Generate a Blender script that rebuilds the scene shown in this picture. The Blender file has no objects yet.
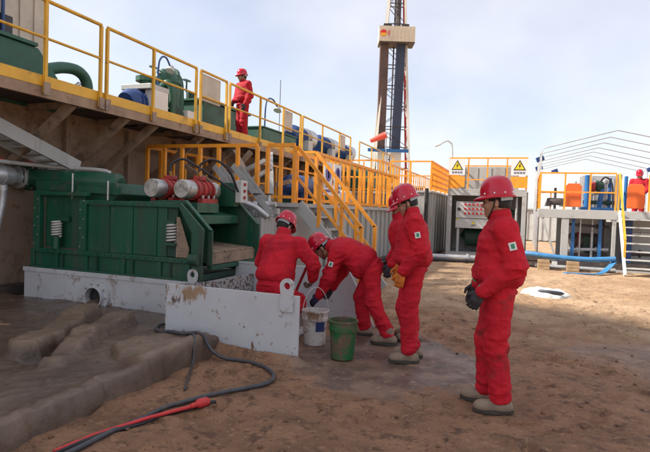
import bpy, bmesh, math, random
import numpy as np
from mathutils import Vector, Matrix
R = math.radians
rnd = random.Random(7)
SC = bpy.context.scene
COL = SC.collection

# ------------------------------------------------------------------ camera, sky, sun, exposure
cd = bpy.data.cameras.new('camera'); cam = bpy.data.objects.new('camera', cd); COL.objects.link(cam)
cd.sensor_width = 36; cd.lens = 36*530/650; cd.clip_start = 0.05; cd.clip_end = 6000
cam.matrix_world = (Matrix.Translation((0, 0, 1.52)) @ Matrix.Rotation(R(20.4), 4, 'Z')
                    @ Matrix.Rotation(R(90-1.9), 4, 'X') @ Matrix.Rotation(R(2.0), 4, 'Z'))
SC.camera = cam
SUN_EL, SUN_AZ = 40.0, 110.4            # azimuth: degrees left of +Y
w = bpy.data.worlds.new('World'); SC.world = w; w.use_nodes = True
nt = w.node_tree; N = nt.nodes; L = nt.links
for n in list(N): N.remove(n)
out = N.new('ShaderNodeOutputWorld'); bg = N.new('ShaderNodeBackground'); L.new(bg.outputs[0], out.inputs[0])
sky = N.new('ShaderNodeTexSky'); sky.sky_type = 'NISHITA'; sky.sun_disc = False
sky.sun_elevation = R(SUN_EL); sky.sun_rotation = R(-SUN_AZ)
sky.air_density = 1.0; sky.dust_density = 2.6; sky.ozone_density = 1.2; sky.altitude = 1200
tc = N.new('ShaderNodeTexCoord'); sep = N.new('ShaderNodeSeparateXYZ'); L.new(tc.outputs['Generated'], sep.inputs[0])
# clouds on a flat layer: direction / (z + c)
zz = N.new('ShaderNodeMath'); zz.operation = 'ADD'; zz.inputs[1].default_value = 0.45; L.new(sep.outputs[2], zz.inputs[0])
zm = N.new('ShaderNodeMath'); zm.operation = 'MAXIMUM'; zm.inputs[1].default_value = 0.05; L.new(zz.outputs[0], zm.inputs[0])
dv = N.new('ShaderNodeVectorMath'); dv.operation = 'DIVIDE'
cb = N.new('ShaderNodeCombineXYZ')
for i in range(3): L.new(zm.outputs[0], cb.inputs[i])
L.new(tc.outputs['Generated'], dv.inputs[0]); L.new(cb.outputs[0], dv.inputs[1])
n1 = N.new('ShaderNodeTexNoise'); n1.inputs['Scale'].default_value = 1.3; n1.inputs['Detail'].default_value = 7; n1.inputs['Roughness'].default_value = .5
n1.inputs['Distortion'].default_value = .15
mp = N.new('ShaderNodeMapping'); mp.inputs['Location'].default_value = (-11.2, -6.4, 8)
L.new(dv.outputs[0], mp.inputs[0]); L.new(mp.outputs[0], n1.inputs['Vector'])
rp = N.new('ShaderNodeValToRGB'); rp.color_ramp.elements[0].position = .34; rp.color_ramp.elements[1].position = .70
L.new(n1.outputs[0], rp.inputs[0])
mulc = N.new('ShaderNodeMath'); mulc.operation = 'MULTIPLY_ADD'; mulc.inputs[1].default_value = .52; mulc.inputs[2].default_value = .35
L.new(rp.outputs[0], mulc.inputs[0])
mix = N.new('ShaderNodeMix'); mix.data_type = 'RGBA'; L.new(mulc.outputs[0], mix.inputs[0])
L.new(sky.outputs[0], mix.inputs[6]); mix.inputs[7].default_value = (6.2, 6.05, 6.3, 1)
L.new(mix.outputs[2], bg.inputs[0]); bg.inputs[1].default_value = 0.10
sd = bpy.data.lights.new('sun', 'SUN'); sd.energy = 4.4; sd.angle = R(3); sd.color = (1, .94, .84)
sun = bpy.data.objects.new('sun', sd); COL.objects.link(sun)
sv = Vector((-math.sin(R(SUN_AZ))*math.cos(R(SUN_EL)), math.cos(R(SUN_AZ))*math.cos(R(SUN_EL)), math.sin(R(SUN_EL))))
sun.rotation_euler = sv.to_track_quat('Z', 'Y').to_euler(); sun.location = (0, 0, 40)
SC.view_settings.view_transform = 'Standard'; SC.view_settings.look = 'None'
SC.view_settings.gamma = 1; SC.view_settings.use_curve_mapping = False
SC.view_settings.exposure = 0.92
SC.render.engine = 'CYCLES'; SC.cycles.use_denoising = True
SC.cycles.max_bounces = 6; SC.cycles.diffuse_bounces = 3; SC.cycles.glossy_bounces = 3; SC.cycles.transmission_bounces = 3

# ------------------------------------------------------------------ helpers
MATS = {}
def mat(name, col, rough=.55, metal=0., var=.18, scale=4., dirt=None, bump=0., bscale=40., spec=.5, streak=False, rust=None):
    """painted / natural surface: base colour with blotchy variation, dirt blotches with their own shapes, fine relief"""
    m = bpy.data.materials.new(name); m.use_nodes = True; t = m.node_tree; n = t.nodes; l = t.links
    b = n['Principled BSDF']; b.inputs['Metallic'].default_value = metal; b.inputs['Roughness'].default_value = rough
    b.inputs['Specular IOR Level'].default_value = spec
    tc = n.new('ShaderNodeTexCoord'); vec = tc.outputs['Object']
    if streak:
        mpn = n.new('ShaderNodeMapping'); mpn.inputs['Scale'].default_value = (1, 1, .18); l.new(vec, mpn.inputs[0]); svec = mpn.outputs[0]
    else: svec = vec
    no = n.new('ShaderNodeTexNoise'); no.inputs['Scale'].default_value = scale; no.inputs['Detail'].default_value = 8; no.inputs['Roughness'].default_value = .62
    l.new(svec, no.inputs['Vector'])
    cr = n.new('ShaderNodeValToRGB'); e = cr.color_ramp.elements
    e[0].position = .3; e[1].position = .7
    e[0].color = (*[c*(1-var) for c in col], 1); e[1].color = (*[min(1, c*(1+var)) for c in col], 1)
    l.new(no.outputs[0], cr.inputs[0]); cur = cr.outputs[0]; rcur = None
    for k, dd in enumerate([dirt, rust]):
        if not dd: continue
        dcol, lo, hi, dscale = dd
        n2 = n.new('ShaderNodeTexNoise'); n2.inputs['Scale'].default_value = dscale; n2.inputs['Detail'].default_value = 10; n2.inputs['Roughness'].default_value = .7
        mp2 = n.new('ShaderNodeMapping'); mp2.inputs['Location'].default_value = (7.3+5*k, 1.1, 3.7*k)
        l.new(svec, mp2.inputs[0]); l.new(mp2.outputs[0], n2.inputs['Vector'])
        r2 = n.new('ShaderNodeMapRange'); r2.inputs[1].default_value = lo; r2.inputs[2].default_value = hi; l.new(n2.outputs[0], r2.inputs[0])
        mx = n.new('ShaderNodeMix'); mx.data_type = 'RGBA'; l.new(r2.outputs[0], mx.inputs[0]); l.new(cur, mx.inputs[6])
        mx.inputs[7].default_value = (*dcol, 1); cur = mx.outputs[2]
        rr = n.new('ShaderNodeMix'); l.new(r2.outputs[0], rr.inputs[0])
        if rcur is None: rr.inputs[2].default_value = rough
        else: l.new(rcur, rr.inputs[2])
        rr.inputs[3].default_value = .85; rcur = rr.outputs[0]
    l.new(cur, b.inputs['Base Color'])
    if rcur is not None: l.new(rcur, b.inputs['Roughness'])
    if bump:
        n3 = n.new('ShaderNodeTexNoise'); n3.inputs['Scale'].default_value = bscale; n3.inputs['Detail'].default_value = 6
        l.new(vec, n3.inputs['Vector'])
        bp = n.new('ShaderNodeBump'); bp.inputs['Strength'].default_value = bump; bp.inputs['Distance'].default_value = .02
        l.new(n3.outputs[0], bp.inputs['Height']); l.new(bp.outputs[0], b.inputs['Normal'])
    MATS[name] = m
    return m

ORG = {}
def V3(*a): return np.array(a, float)
def nrm(a): a = np.asarray(a, float); return a/(np.linalg.norm(a)+1e-12)

class MB:
    def __init__(s): s.v = []; s.f = []; s.sm = []; s.n = 0
    def add(s, V, F, smooth=False):
        V = np.asarray(V, float).reshape(-1, 3); s.v.append(V)
        for f in F: s.f.append([i+s.n for i in f]); s.sm.append(smooth)
        s.n += len(V); return s
    def box(s, x0, x1, y0, y1, z0, z1):
        V = [(x, y, z) for z in (z0, z1) for y in (y0, y1) for x in (x0, x1)]
        return s.add(V, [(0,2,3,1),(4,5,7,6),(0,1,5,4),(2,6,7,3),(0,4,6,2),(1,3,7,5)])
    def obox(s, c, size, ax, ay, az):
        c = np.asarray(c, float); V = [c+sx*size[0]/2*ax+sy*size[1]/2*ay+sz*size[2]/2*az for sz in (-1,1) for sy in (-1,1) for sx in (-1,1)]
        return s.add(V, [(0,2,3,1),(4,5,7,6),(0,1,5,4),(2,6,7,3),(0,4,6,2),(1,3,7,5)])
    def bar(s, a, b, w, h=None, up=(0, 0, 1)):
        a, b = np.asarray(a, float), np.asarray(b, float); h = w if h is None else h
        d = nrm(b-a); u = np.asarray(up, float)
        if abs(d@u) > .97: u = V3(0, 1, 0) if abs(d[1]) < .9 else V3(1, 0, 0)
        sx = nrm(np.cross(d, u)); uz = np.cross(sx, d)
        return s.obox((a+b)/2, (np.linalg.norm(b-a), w, h), d, sx, uz)
    def tube(s, pts, r, n=10, cap=True, closed=False):
        P = [np.asarray(p, float) for p in pts]; m = len(P); rr = r if hasattr(r, '__len__') else [r]*m
        ref = None; V = []
        for i, p in enumerate(P):
            a = P[i-1] if (i > 0 or closed) else p; b = P[(i+1) % m] if (i < m-1 or closed) else p
            d = nrm(b-a)
            if ref is None:
                ref = V3(0, 0, 1) if abs(d[2]) < .9 else V3(1, 0, 0)
            x = nrm(ref-d*(ref@d)); ref = x; y = np.cross(d, x)
            for k in range(n):
                t = 2*math.pi*k/n; V.append(p+rr[i]*(math.cos(t)*x+math.sin(t)*y))
        F = []
        for i in range(m if closed else m-1):
            j = (i+1) % m
            for k in range(n): k2 = (k+1) % n; F.append((i*n+k, i*n+k2, j*n+k2, j*n+k))
        s.add(V, F, True)
        if cap and not closed:
            s.add(V[:n], [tuple(range(n))[::-1]]); s.add(V[-n:], [tuple(range(n))])
        return s
    def cyl(s, a, b, r, n=16): return s.tube([a, b], r, n)
    def lathe(s, prof, c, ax, n=24, smooth=True):
        """prof: list of (radius, distance along ax)"""
        c = np.asarray(c, float); d = nrm(ax); ref = V3(0, 0, 1) if abs(d[2]) < .9 else V3(1, 0, 0)
        x = nrm(np.cross(ref, d)); y = np.cross(d, x); V = []
        for r, h in prof:
            for k in range(n):
                t = 2*math.pi*k/n; V.append(c+d*h+max(r, 1e-4)*(math.cos(t)*x+math.sin(t)*y))
        F = [(i*n+k, i*n+(k+1) % n, (i+1)*n+(k+1) % n, (i+1)*n+k) for i in range(len(prof)-1) for k in range(n)]
        return s.add(V, F, smooth)
    def prism(s, poly, o, ax, ay, az, t):
        """poly in (ax, ay) from o, thickness t along az, centred"""
        o = np.asarray(o, float); n = len(poly); V = []
        for q in (-t/2, t/2):
            for (a, b) in poly: V.append(o+a*np.asarray(ax, float)+b*np.asarray(ay, float)+q*np.asarray(az, float))
        F = [tuple(range(n))[::-1], tuple(range(n, 2*n))]+[(k, (k+1) % n, n+(k+1) % n, n+k) for k in range(n)]
        return s.add(V, F)
    def ball(s, c, r, n=8):
        return s.lathe([(r*math.sin(math.pi*i/n), -r*math.cos(math.pi*i/n)) for i in range(n+1)], c, (0, 0, 1), 2*n)
    def build(s, name, m, parent=None, bevel=0, org=None):
        me = bpy.data.meshes.new(name); V = np.concatenate(s.v)
        o0 = np.asarray(ORG.get(parent.name, (0, 0, 0)) if parent is not None else (org if org is not None else (0, 0, 0)), float)
        me.from_pydata((V-o0).tolist(), [], s.f); me.update()
        me.polygons.foreach_set('use_smooth', s.sm)
        bm = bmesh.new(); bm.from_mesh(me); bmesh.ops.remove_doubles(bm, verts=bm.verts, dist=1e-5); bmesh.ops.recalc_face_normals(bm, faces=bm.faces); bm.to_mesh(me); bm.free()
        if any(s.sm): me.set_sharp_from_angle(angle=R(44))
        if m is not None: me.materials.append(MATS[m] if isinstance(m, str) else m)
        o = bpy.data.objects.new(name, me); COL.objects.link(o)
        if parent is not None: o.parent = parent; ORG[o.name] = o0
        else: o.location = o0; ORG[o.name] = o0
        if bevel:
            bv = o.modifiers.new('bevel', 'BEVEL'); bv.width = bevel; bv.segments = 2; bv.limit_method = 'ANGLE'; bv.angle_limit = R(40)
        return o

def tag(o, label=None, cat=None, group=None, kind=None):
    if label: o['label'] = label
    if cat: o['category'] = cat
    if group: o['group'] = group
    if kind: o['kind'] = kind
    return o
def thing(name, loc, label, cat, group=None):
    o = bpy.data.objects.new(name, None); COL.objects.link(o); o.location = loc; o.empty_display_size = .2
    ORG[o.name] = np.asarray(loc, float); return tag(o, label, cat, group)
def bars(name, m, parent, lst, w, h=None):
    for a, b in lst: MB().bar(a, b, w, h).build(name, m, parent)
def smooth_path(pts, n=8):
    """Catmull-Rom through pts"""
    P = [np.asarray(p, float) for p in pts]; P = [2*P[0]-P[1]]+P+[2*P[-1]-P[-2]]; o = []
    for i in range(1, len(P)-2):
        for k in range(n):
            t = k/n; a, b, c, d = P[i-1:i+3]
            o.append(.5*((2*b)+(-a+c)*t+(2*a-5*b+4*c-d)*t*t+(-a+3*b-3*c+d)*t**3))
    o.append(P[-2]); return o
def vnoise(x, y, s=0):
    xi, yi = np.floor(x), np.floor(y); fx, fy = x-xi, y-yi
    def h(a, b):
        v = np.sin(a*127.1+b*311.7+s*74.7)*43758.5453; return v-np.floor(v)
    u, v = fx*fx*(3-2*fx), fy*fy*(3-2*fy)
    return (h(xi, yi)*(1-u)+h(xi+1, yi)*u)*(1-v)+(h(xi, yi+1)*(1-u)+h(xi+1, yi+1)*u)*v
def fbm(x, y, o=4, s=0):
    t = 0; a = .5
    for i in range(o): t = t+a*vnoise(x*2**i, y*2**i, s+i*13); a *= .5
    return t
def sstep(a, b, x): t = np.clip((x-a)/(b-a), 0, 1); return t*t*(3-2*t)
def grid_obj(name, xs, ys, Z, m, org=(0, 0, 0)):
    nx, ny = len(xs), len(ys); XX, YY = np.meshgrid(xs, ys, indexing='ij')
    V = np.stack([XX.ravel()-org[0], YY.ravel()-org[1], Z.ravel()-org[2]], 1)
    i = np.arange((nx-1)*(ny-1)); a = (i//(ny-1))*ny+i % (ny-1)
    F = np.stack([a, a+ny, a+ny+1, a+1], 1)
    return np_mesh(name, V, F, m, org)
def np_mesh(name, V, F, m, org=(0, 0, 0), parent=None, smooth=True):
    me = bpy.data.meshes.new(name); nv, nf = len(V), len(F)
    me.vertices.add(nv); me.vertices.foreach_set('co', np.asarray(V, np.float32).ravel())
    me.loops.add(nf*4); me.loops.foreach_set('vertex_index', np.asarray(F, np.int32).ravel())
    me.polygons.add(nf); me.polygons.foreach_set('loop_start', np.arange(nf, dtype=np.int32)*4)
    me.polygons.foreach_set('loop_total', np.full(nf, 4, np.int32))
    me.polygons.foreach_set('use_smooth', np.full(nf, smooth))
    me.update(calc_edges=True); me.validate()
    if m is not None: me.materials.append(MATS[m] if isinstance(m, str) else m)
    o = bpy.data.objects.new(name, me); COL.objects.link(o); o.location = org
    if parent is not None: o.parent = parent
    return o
# ------------------------------------------------------------------ materials
MUD = (.17, .105, .07); RUST = (.16, .06, .025)
mat('yellow_paint', (.70, .38, .03), .5, var=.15, scale=3, dirt=((.25, .15, .07), .56, .72, 3.5), rust=(RUST, .66, .74, 9), bump=.08)
mat('orange_paint', (.86, .325, .02), .5, var=.14, scale=3, dirt=((.40, .19, .06), .54, .74, 5), rust=(RUST, .67, .73, 14), bump=.06)
mat('tan_paint', (.30, .195, .12), .6, var=.22, scale=3, dirt=(MUD, .52, .7, 4), rust=(RUST, .6, .72, 7), bump=.1)
mat('tank_brown', (.29, .205, .145), .65, var=.12, scale=1.3, dirt=((.17, .10, .065), .5, .68, 2.4), rust=(RUST, .58, .72, 6), bump=.12, bscale=14)
mat('strut_brown', (.30, .215, .155), .65, var=.25, scale=4, dirt=((.09, .06, .045), .5, .7, 5), bump=.1)
mat('dark_steel', (.055, .045, .045), .6, var=.3, scale=4, dirt=(MUD, .55, .75, 4), bump=.1)
mat('grey_paint', (.36, .36, .345), .5, var=.12, scale=2, streak=True, dirt=((.22, .17, .125), .52, .74, 3), rust=(RUST, .68, .76, 8), bump=.06)
mat('grey_frame', (.40, .40, .385), .5, var=.1, scale=2, dirt=((.22, .17, .12), .56, .76, 5), bump=.05)
mat('pale_grey', (.50, .50, .48), .5, var=.1, scale=2, dirt=((.25, .2, .15), .58, .78, 4))
mat('white_skid', (.47, .47, .48), .45, var=.1, scale=2.5, dirt=((.22, .15, .10), .56, .66, 4.5), rust=(RUST, .645, .70, 13), bump=.05)
mat('white_bin', (.50, .51, .53), .45, var=.07, scale=2.5, dirt=((.26, .175, .11), .60, .66, 5.), rust=(RUST, .655, .70, 11), bump=.05)
mat('spatter_bin', (.42, .41, .40), .6, var=.15, scale=4, dirt=((.07, .05, .04), .50, .56, 20), rust=(MUD, .55, .65, 7), bump=.2)
mat('green_paint', (.006, .080, .042), .40, var=.25, scale=3, streak=True, dirt=((.045, .06, .04), .48, .72, 3.5), rust=((.14, .10, .065), .60, .70, 9), bump=.08)
mat('deck_green', (.022, .10, .062), .5, var=.22, scale=2.5, dirt=((.07, .085, .06), .52, .75, 3), bump=.06)
mat('dark_green', (.012, .05, .032), .6, var=.25, scale=3, dirt=((.06, .05, .035), .5, .7, 4), bump=.06)
mat('screen_tan', (.27, .19, .13), .8, var=.2, scale=6, dirt=((.12, .085, .06), .5, .66, 6), bump=.3, bscale=60)
mat('bore_shade', (.018, .018, .017), .8)
mat('red_paint', (.36, .025, .022), .5, var=.25, scale=7, dirt=((.10, .05, .035), .50, .68, 10), bump=.12)
mat('bare_steel', (.46, .45, .43), .42, metal=.75, var=.22, scale=5, dirt=((.2, .17, .13), .50, .70, 9), bump=.08)
mat('galvanised', (.50, .50, .50), .42, metal=.55, var=.15, scale=5, dirt=((.25, .2, .16), .58, .76, 6), bump=.05)
mat('spring_white', (.52, .50, .46), .5, var=.15, scale=20)
mat('black_rubber', (.018, .018, .02), .5, var=.3, scale=9)
mat('black_plastic', (.02, .02, .022), .42)
mat('brass', (.42, .27, .08), .35, metal=.7)
mat('beige_paint', (.50, .44, .36), .6, var=.14, scale=2, dirt=((.3, .22, .15), .56, .75, 3))
mat('blue_paint', (.015, .12, .33), .42, var=.2, scale=4, dirt=((.05, .06, .09), .56, .75, 6), bump=.05)
mat('motor_blue', (.02, .06, .20), .45, var=.2, scale=4, dirt=((.05, .05, .06), .55, .75, 5))
mat('shield_orange', (.72, .14, .025), .5, var=.08, scale=3)
mat('blue_hose', (.045, .19, .40), .5, var=.2, scale=7, dirt=((.25, .22, .18), .58, .76, 6), bump=.1)
mat('grey_hose', (.05, .05, .058), .42, var=.25, scale=10, dirt=((.17, .125, .09), .54, .70, 8), bump=.1)
mat('brown_hose', (.23, .16, .115), .6, var=.25, scale=8, dirt=((.1, .07, .05), .5, .7, 8), bump=.15)
mat('red_tape', (.55, .03, .03), .5, var=.15, scale=15, dirt=((.22, .10, .07), .57, .7, 14))
mat('sign_white', (.72, .72, .71), .5, var=.04)
mat('sign_yellow', (.78, .58, .02), .5, var=.05)
mat('sign_black', (.015, .015, .015), .5)
mat('sign_violet', (.10, .075, .30), .5)
mat('sign_text', (.20, .19, .25), .6)
mat('button_red', (.55, .02, .025), .4)
mat('derrick_white', (.55, .52, .46), .55, var=.12, scale=.5)
mat('windwall_beige', (.62, .55, .43), .6, var=.1, scale=.4, dirt=((.4, .34, .26), .56, .74, .6))
mat('pipe_brown', (.12, .075, .065), .6, var=.25, scale=.5)
mat('pipe_blue', (.045, .06, .105), .55, var=.3, scale=.5)  # racked pipe lifted from near-black; distance haze is put into the colour
mat('derrick_red', (.45, .04, .03), .55)
mat('windsock_red', (.85, .10, .06), .6, var=.05)
mat('logo_red', (.62, .03, .02), .5); mat('logo_yellow', (.8, .42, .02), .5)
mat('wood', (.37, .25, .14), .8, var=.25, scale=6, dirt=(MUD, .56, .75, 9), bump=.3, bscale=25)
mat('bag_white', (.56, .55, .53), .6, var=.06, scale=5, dirt=((.4, .32, .24), .6, .75, 5))
mat('bag_dark', (.035, .035, .045), .5)
mat('bucket_green', (.008, .115, .032), .45, var=.15, scale=5, dirt=((.13, .085, .055), .44, .56, 4), rust=((.2, .13, .085), .56, .66, 12), bump=.08)
mat('bucket_white', (.62, .59, .55), .5, var=.12, scale=5, dirt=((.25, .15, .09), .50, .60, 5), rust=((.16, .085, .05), .60, .66, 13), bump=.08)
mat('bucket_label', (.02, .04, .16), .5)
mat('wet_mud', (.12, .08, .055), .3, var=.3, scale=8)
mat('red_cloth', (.52, .012, .026), .8, var=.2, scale=4, dirt=((.30, .008, .022), .5, .72, 3.5), bump=.3, bscale=34, spec=.25)
mat('red_cloth_dusty', (.52, .012, .026), .8, var=.2, scale=4, dirt=((.14, .035, .03), .52, .68, 5), bump=.3, bscale=34, spec=.25)
mat('far_red_cloth', (.38, .012, .022), .78, var=.14, scale=5, spec=.25)
mat('helmet_red', (.50, .006, .03), .22, var=.08, scale=5, dirt=((.36, .03, .035), .6, .8, 9))
mat('helmet_white', (.72, .72, .70), .5)
mat('band_pale', (.45, .50, .52), .6)
mat('skin', (.38, .20, .13), .55, var=.12, scale=12, bump=.08, bscale=90)
mat('hair', (.012, .010, .009), .6, var=.3, scale=60, bump=.5, bscale=120)
mat('boot_leather', (.25, .185, .13), .75, var=.2, scale=9, dirt=((.17, .12, .085), .5, .68, 9), bump=.2, bscale=40)
mat('boot_sole', (.06, .05, .042), .8, var=.2, scale=9)
mat('glove_orange', (.60, .17, .02), .75, var=.2, scale=14, dirt=((.2, .09, .04), .54, .7, 14), bump=.3, bscale=80)
mat('glove_dark', (.028, .027, .034), .7, var=.3, scale=14, dirt=((.12, .09, .07), .58, .72, 14), bump=.3, bscale=80)
mat('glove_blue', (.025, .025, .075), .7, var=.3, scale=14, bump=.3, bscale=80)
mat('glove_brown', (.13, .085, .06), .75, var=.3, scale=14, bump=.3, bscale=80)
mat('cuff_green', (.02, .24, .09), .7, var=.2, scale=14)
mat('eye', (.02, .015, .012), .2)
mat('patch_white', (.62, .64, .60), .6); mat('patch_green', (.03, .22, .12), .6)
mat('handle_red', (.40, .03, .03), .5)

def ground_mat():
    m = bpy.data.materials.new('sand_ground'); m.use_nodes = True; t = m.node_tree; n = t.nodes; l = t.links
    b = n['Principled BSDF']; tc = n.new('ShaderNodeTexCoord'); v = tc.outputs['Object']
    def noise(sc, det=8, ro=.6, vec=v, dist=0.):
        x = n.new('ShaderNodeTexNoise'); x.inputs['Scale'].default_value = sc; x.inputs['Detail'].default_value = det; x.inputs['Roughness'].default_value = ro
        x.inputs['Distortion'].default_value = dist; l.new(vec, x.inputs['Vector']); return x.outputs[0]
    def rng(a, lo, hi, o0=0., o1=1., sm=True):
        r = n.new('ShaderNodeMapRange'); r.inputs[1].default_value = lo; r.inputs[2].default_value = hi; r.inputs[3].default_value = o0; r.inputs[4].default_value = o1
        if sm: r.interpolation_type = 'SMOOTHSTEP'
        l.new(a, r.inputs[0]); return r.outputs[0]
    def mixc(f, a, bb):
        x = n.new('ShaderNodeMix'); x.data_type = 'RGBA'
        if hasattr(f, 'links'): l.new(f, x.inputs[0])
        else: x.inputs[0].default_value = f
        for s_, k in ((a, 6), (bb, 7)):
            if isinstance(s_, tuple): x.inputs[k].default_value = (*s_, 1)
            else: l.new(s_, x.inputs[k])
        return x.outputs[2]
    def math_(op, a, bb):
        x = n.new('ShaderNodeMath'); x.operation = op
        for s_, k in ((a, 0), (bb, 1)):
            if isinstance(s_, (int, float)): x.inputs[k].default_value = s_
            else: l.new(s_, x.inputs[k])
        return x.outputs[0]
    base = mixc(rng(noise(.55), .35, .66), (.44, .275, .155), (.60, .41, .255))
    base = mixc(rng(noise(3.2, 10, .7), .42, .72), base, (.30, .185, .11))
    base = mixc(rng(noise(14, 8, .75), .54, .66), base, (.25, .15, .085))
    base = mixc(rng(noise(33, 6, .7), .57, .68), base, (.66, .50, .34))
    # churned, damp soil round the work place and the wet washed-down patch (stains with their own outline)
    sp = n.new('ShaderNodeSeparateXYZ'); l.new(v, sp.inputs[0])
    wob = math_('MULTIPLY', math_('SUBTRACT', noise(1.1, 12, .68), .5), 3.2)
    def ell(cx, cy, rx, ry, rot):
        mp = n.new('ShaderNodeMapping'); mp.vector_type = 'TEXTURE'; mp.inputs['Location'].default_value = (cx, cy, 0); mp.inputs['Rotation'].default_value = (0, 0, rot); mp.inputs['Scale'].default_value = (rx, ry, 1e3)
        l.new(v, mp.inputs[0]); ln = n.new('ShaderNodeVectorMath'); ln.operation = 'LENGTH'; l.new(mp.outputs[0], ln.inputs[0]); return ln.outputs['Value']
    damp = rng(math_('ADD', ell(-1.2, 4.6, 3.9, 4.4, .15), math_('MULTIPLY', wob, .35)), .55, 1.15, 1, 0)
    wet = rng(math_('ADD', ell(-1.28, 5.35, 1.22, 1.25, .25), math_('MULTIPLY', wob, .46)), .74, .98, 1, 0)
    wet2 = rng(math_('ADD', ell(1.6, 6.6, 1.5, .8, -.2), math_('MULTIPLY', wob, .6)), .45, 1.0, .75, 0)
    dampc = mixc(rng(noise(2.1, 10, .68), .38, .68), (.44, .235, .13), (.25, .13, .073))
    dampc = mixc(rng(noise(6.5, 9, .75), .50, .62), dampc, (.16, .082, .05))
    dampc = mixc(rng(noise(17, 7, .75), .54, .64), dampc, (.50, .28, .16))
    dampc = mixc(rng(noise(48, 5, .7), .56, .66), dampc, (.17, .09, .055))
    c = mixc(math_('MULTIPLY', damp, .92), base, dampc)
    wetc = mixc(rng(noise(3.1, 8, .6), .4, .65), (.115, .074, .054), (.225, .145, .10))
    wetc = mixc(rng(noise(11, 8, .75), .54, .64), wetc, (.30, .195, .135))
    wm = math_('MAXIMUM', wet, wet2)
    c = mixc(wm, c, wetc)
    l.new(c, b.inputs['Base Color'])
    ro = n.new('ShaderNodeMix'); l.new(math_('MULTIPLY', wm, rng(noise(1.7, 6), .38, .62, .45, 1.)), ro.inputs[0]); ro.inputs[2].default_value = .88; ro.inputs[3].default_value = .36
    l.new(ro.outputs[0], b.inputs['Roughness']); b.inputs['Specular IOR Level'].default_value = .35
    h = math_('ADD', math_('MULTIPLY', noise(7, 10, .7), .8), math_('MULTIPLY', noise(55, 5, .7), .35))
    bp = n.new('ShaderNodeBump'); bp.inputs['Distance'].default_value = .08
    st = n.new('ShaderNodeMix'); l.new(wm, st.inputs[0]); st.inputs[2].default_value = 1.0; st.inputs[3].default_value = .18; l.new(st.outputs[0], bp.inputs['Strength'])
    l.new(h, bp.inputs['Height']); l.new(bp.outputs[0], b.inputs['Normal'])
    MATS['sand_ground'] = m
ground_mat()
def pad_mat():
    m = bpy.data.materials.new('mud_pad'); m.use_nodes = True; t = m.node_tree; n = t.nodes; l = t.links
    b = n['Principled BSDF']; tc = n.new('ShaderNodeTexCoord'); v = tc.outputs['Object']
    def noise(sc, det=8, ro=.6):
        x = n.new('ShaderNodeTexNoise'); x.inputs['Scale'].default_value = sc; x.inputs['Detail'].default_value = det; x.inputs['Roughness'].default_value = ro; l.new(v, x.inputs['Vector']); return x.outputs[0]
    def rng(a, lo, hi, o0=0., o1=1.):
        r = n.new('ShaderNodeMapRange'); r.inputs[1].default_value = lo; r.inputs[2].default_value = hi; r.inputs[3].default_value = o0; r.inputs[4].default_value = o1; l.new(a, r.inputs[0]); return r.outputs[0]
    x = n.new('ShaderNodeMix'); x.data_type = 'RGBA'; l.new(rng(noise(1.6, 9), .36, .66), x.inputs[0]); x.inputs[6].default_value = (.075, .048, .034, 1); x.inputs[7].default_value = (.165, .11, .076, 1)
    y = n.new('ShaderNodeMix'); y.data_type = 'RGBA'; l.new(rng(noise(7, 10, .7), .54, .70), y.inputs[0]); l.new(x.outputs[2], y.inputs[6]); y.inputs[7].default_value = (.075, .05, .038, 1)
    sp = n.new('ShaderNodeSeparateXYZ'); l.new(v, sp.inputs[0]); ad = n.new('ShaderNodeMath'); ad.operation = 'MULTIPLY_ADD'; ad.inputs[1].default_value = .12; l.new(noise(9, 8, .7), ad.inputs[0]); l.new(sp.outputs[2], ad.inputs[2])
    w_ = n.new('ShaderNodeMix'); w_.data_type = 'RGBA'; l.new(rng(ad.outputs[0], .20, .30, 0., .55), w_.inputs[0]); l.new(y.outputs[2], w_.inputs[6]); w_.inputs[7].default_value = (.27, .18, .12, 1); y = w_
    l.new(y.outputs[2], b.inputs['Base Color'])
    rr = n.new('ShaderNodeMix'); l.new(rng(ad.outputs[0], .13, .26), rr.inputs[0]); l.new(rng(noise(1.3, 6), .40, .62, .03, .22), rr.inputs[2]); l.new(rng(noise(2.3, 6), .40, .62, .18, .6), rr.inputs[3]); l.new(rr.outputs[0], b.inputs['Roughness'])
    bp = n.new('ShaderNodeBump'); bp.inputs['Distance'].default_value = .03; bp.inputs['Strength'].default_value = .38
    l.new(noise(22, 10, .72), bp.inputs['Height']); l.new(bp.outputs[0], b.inputs['Normal'])
    MATS['mud_pad'] = m
pad_mat()

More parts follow.
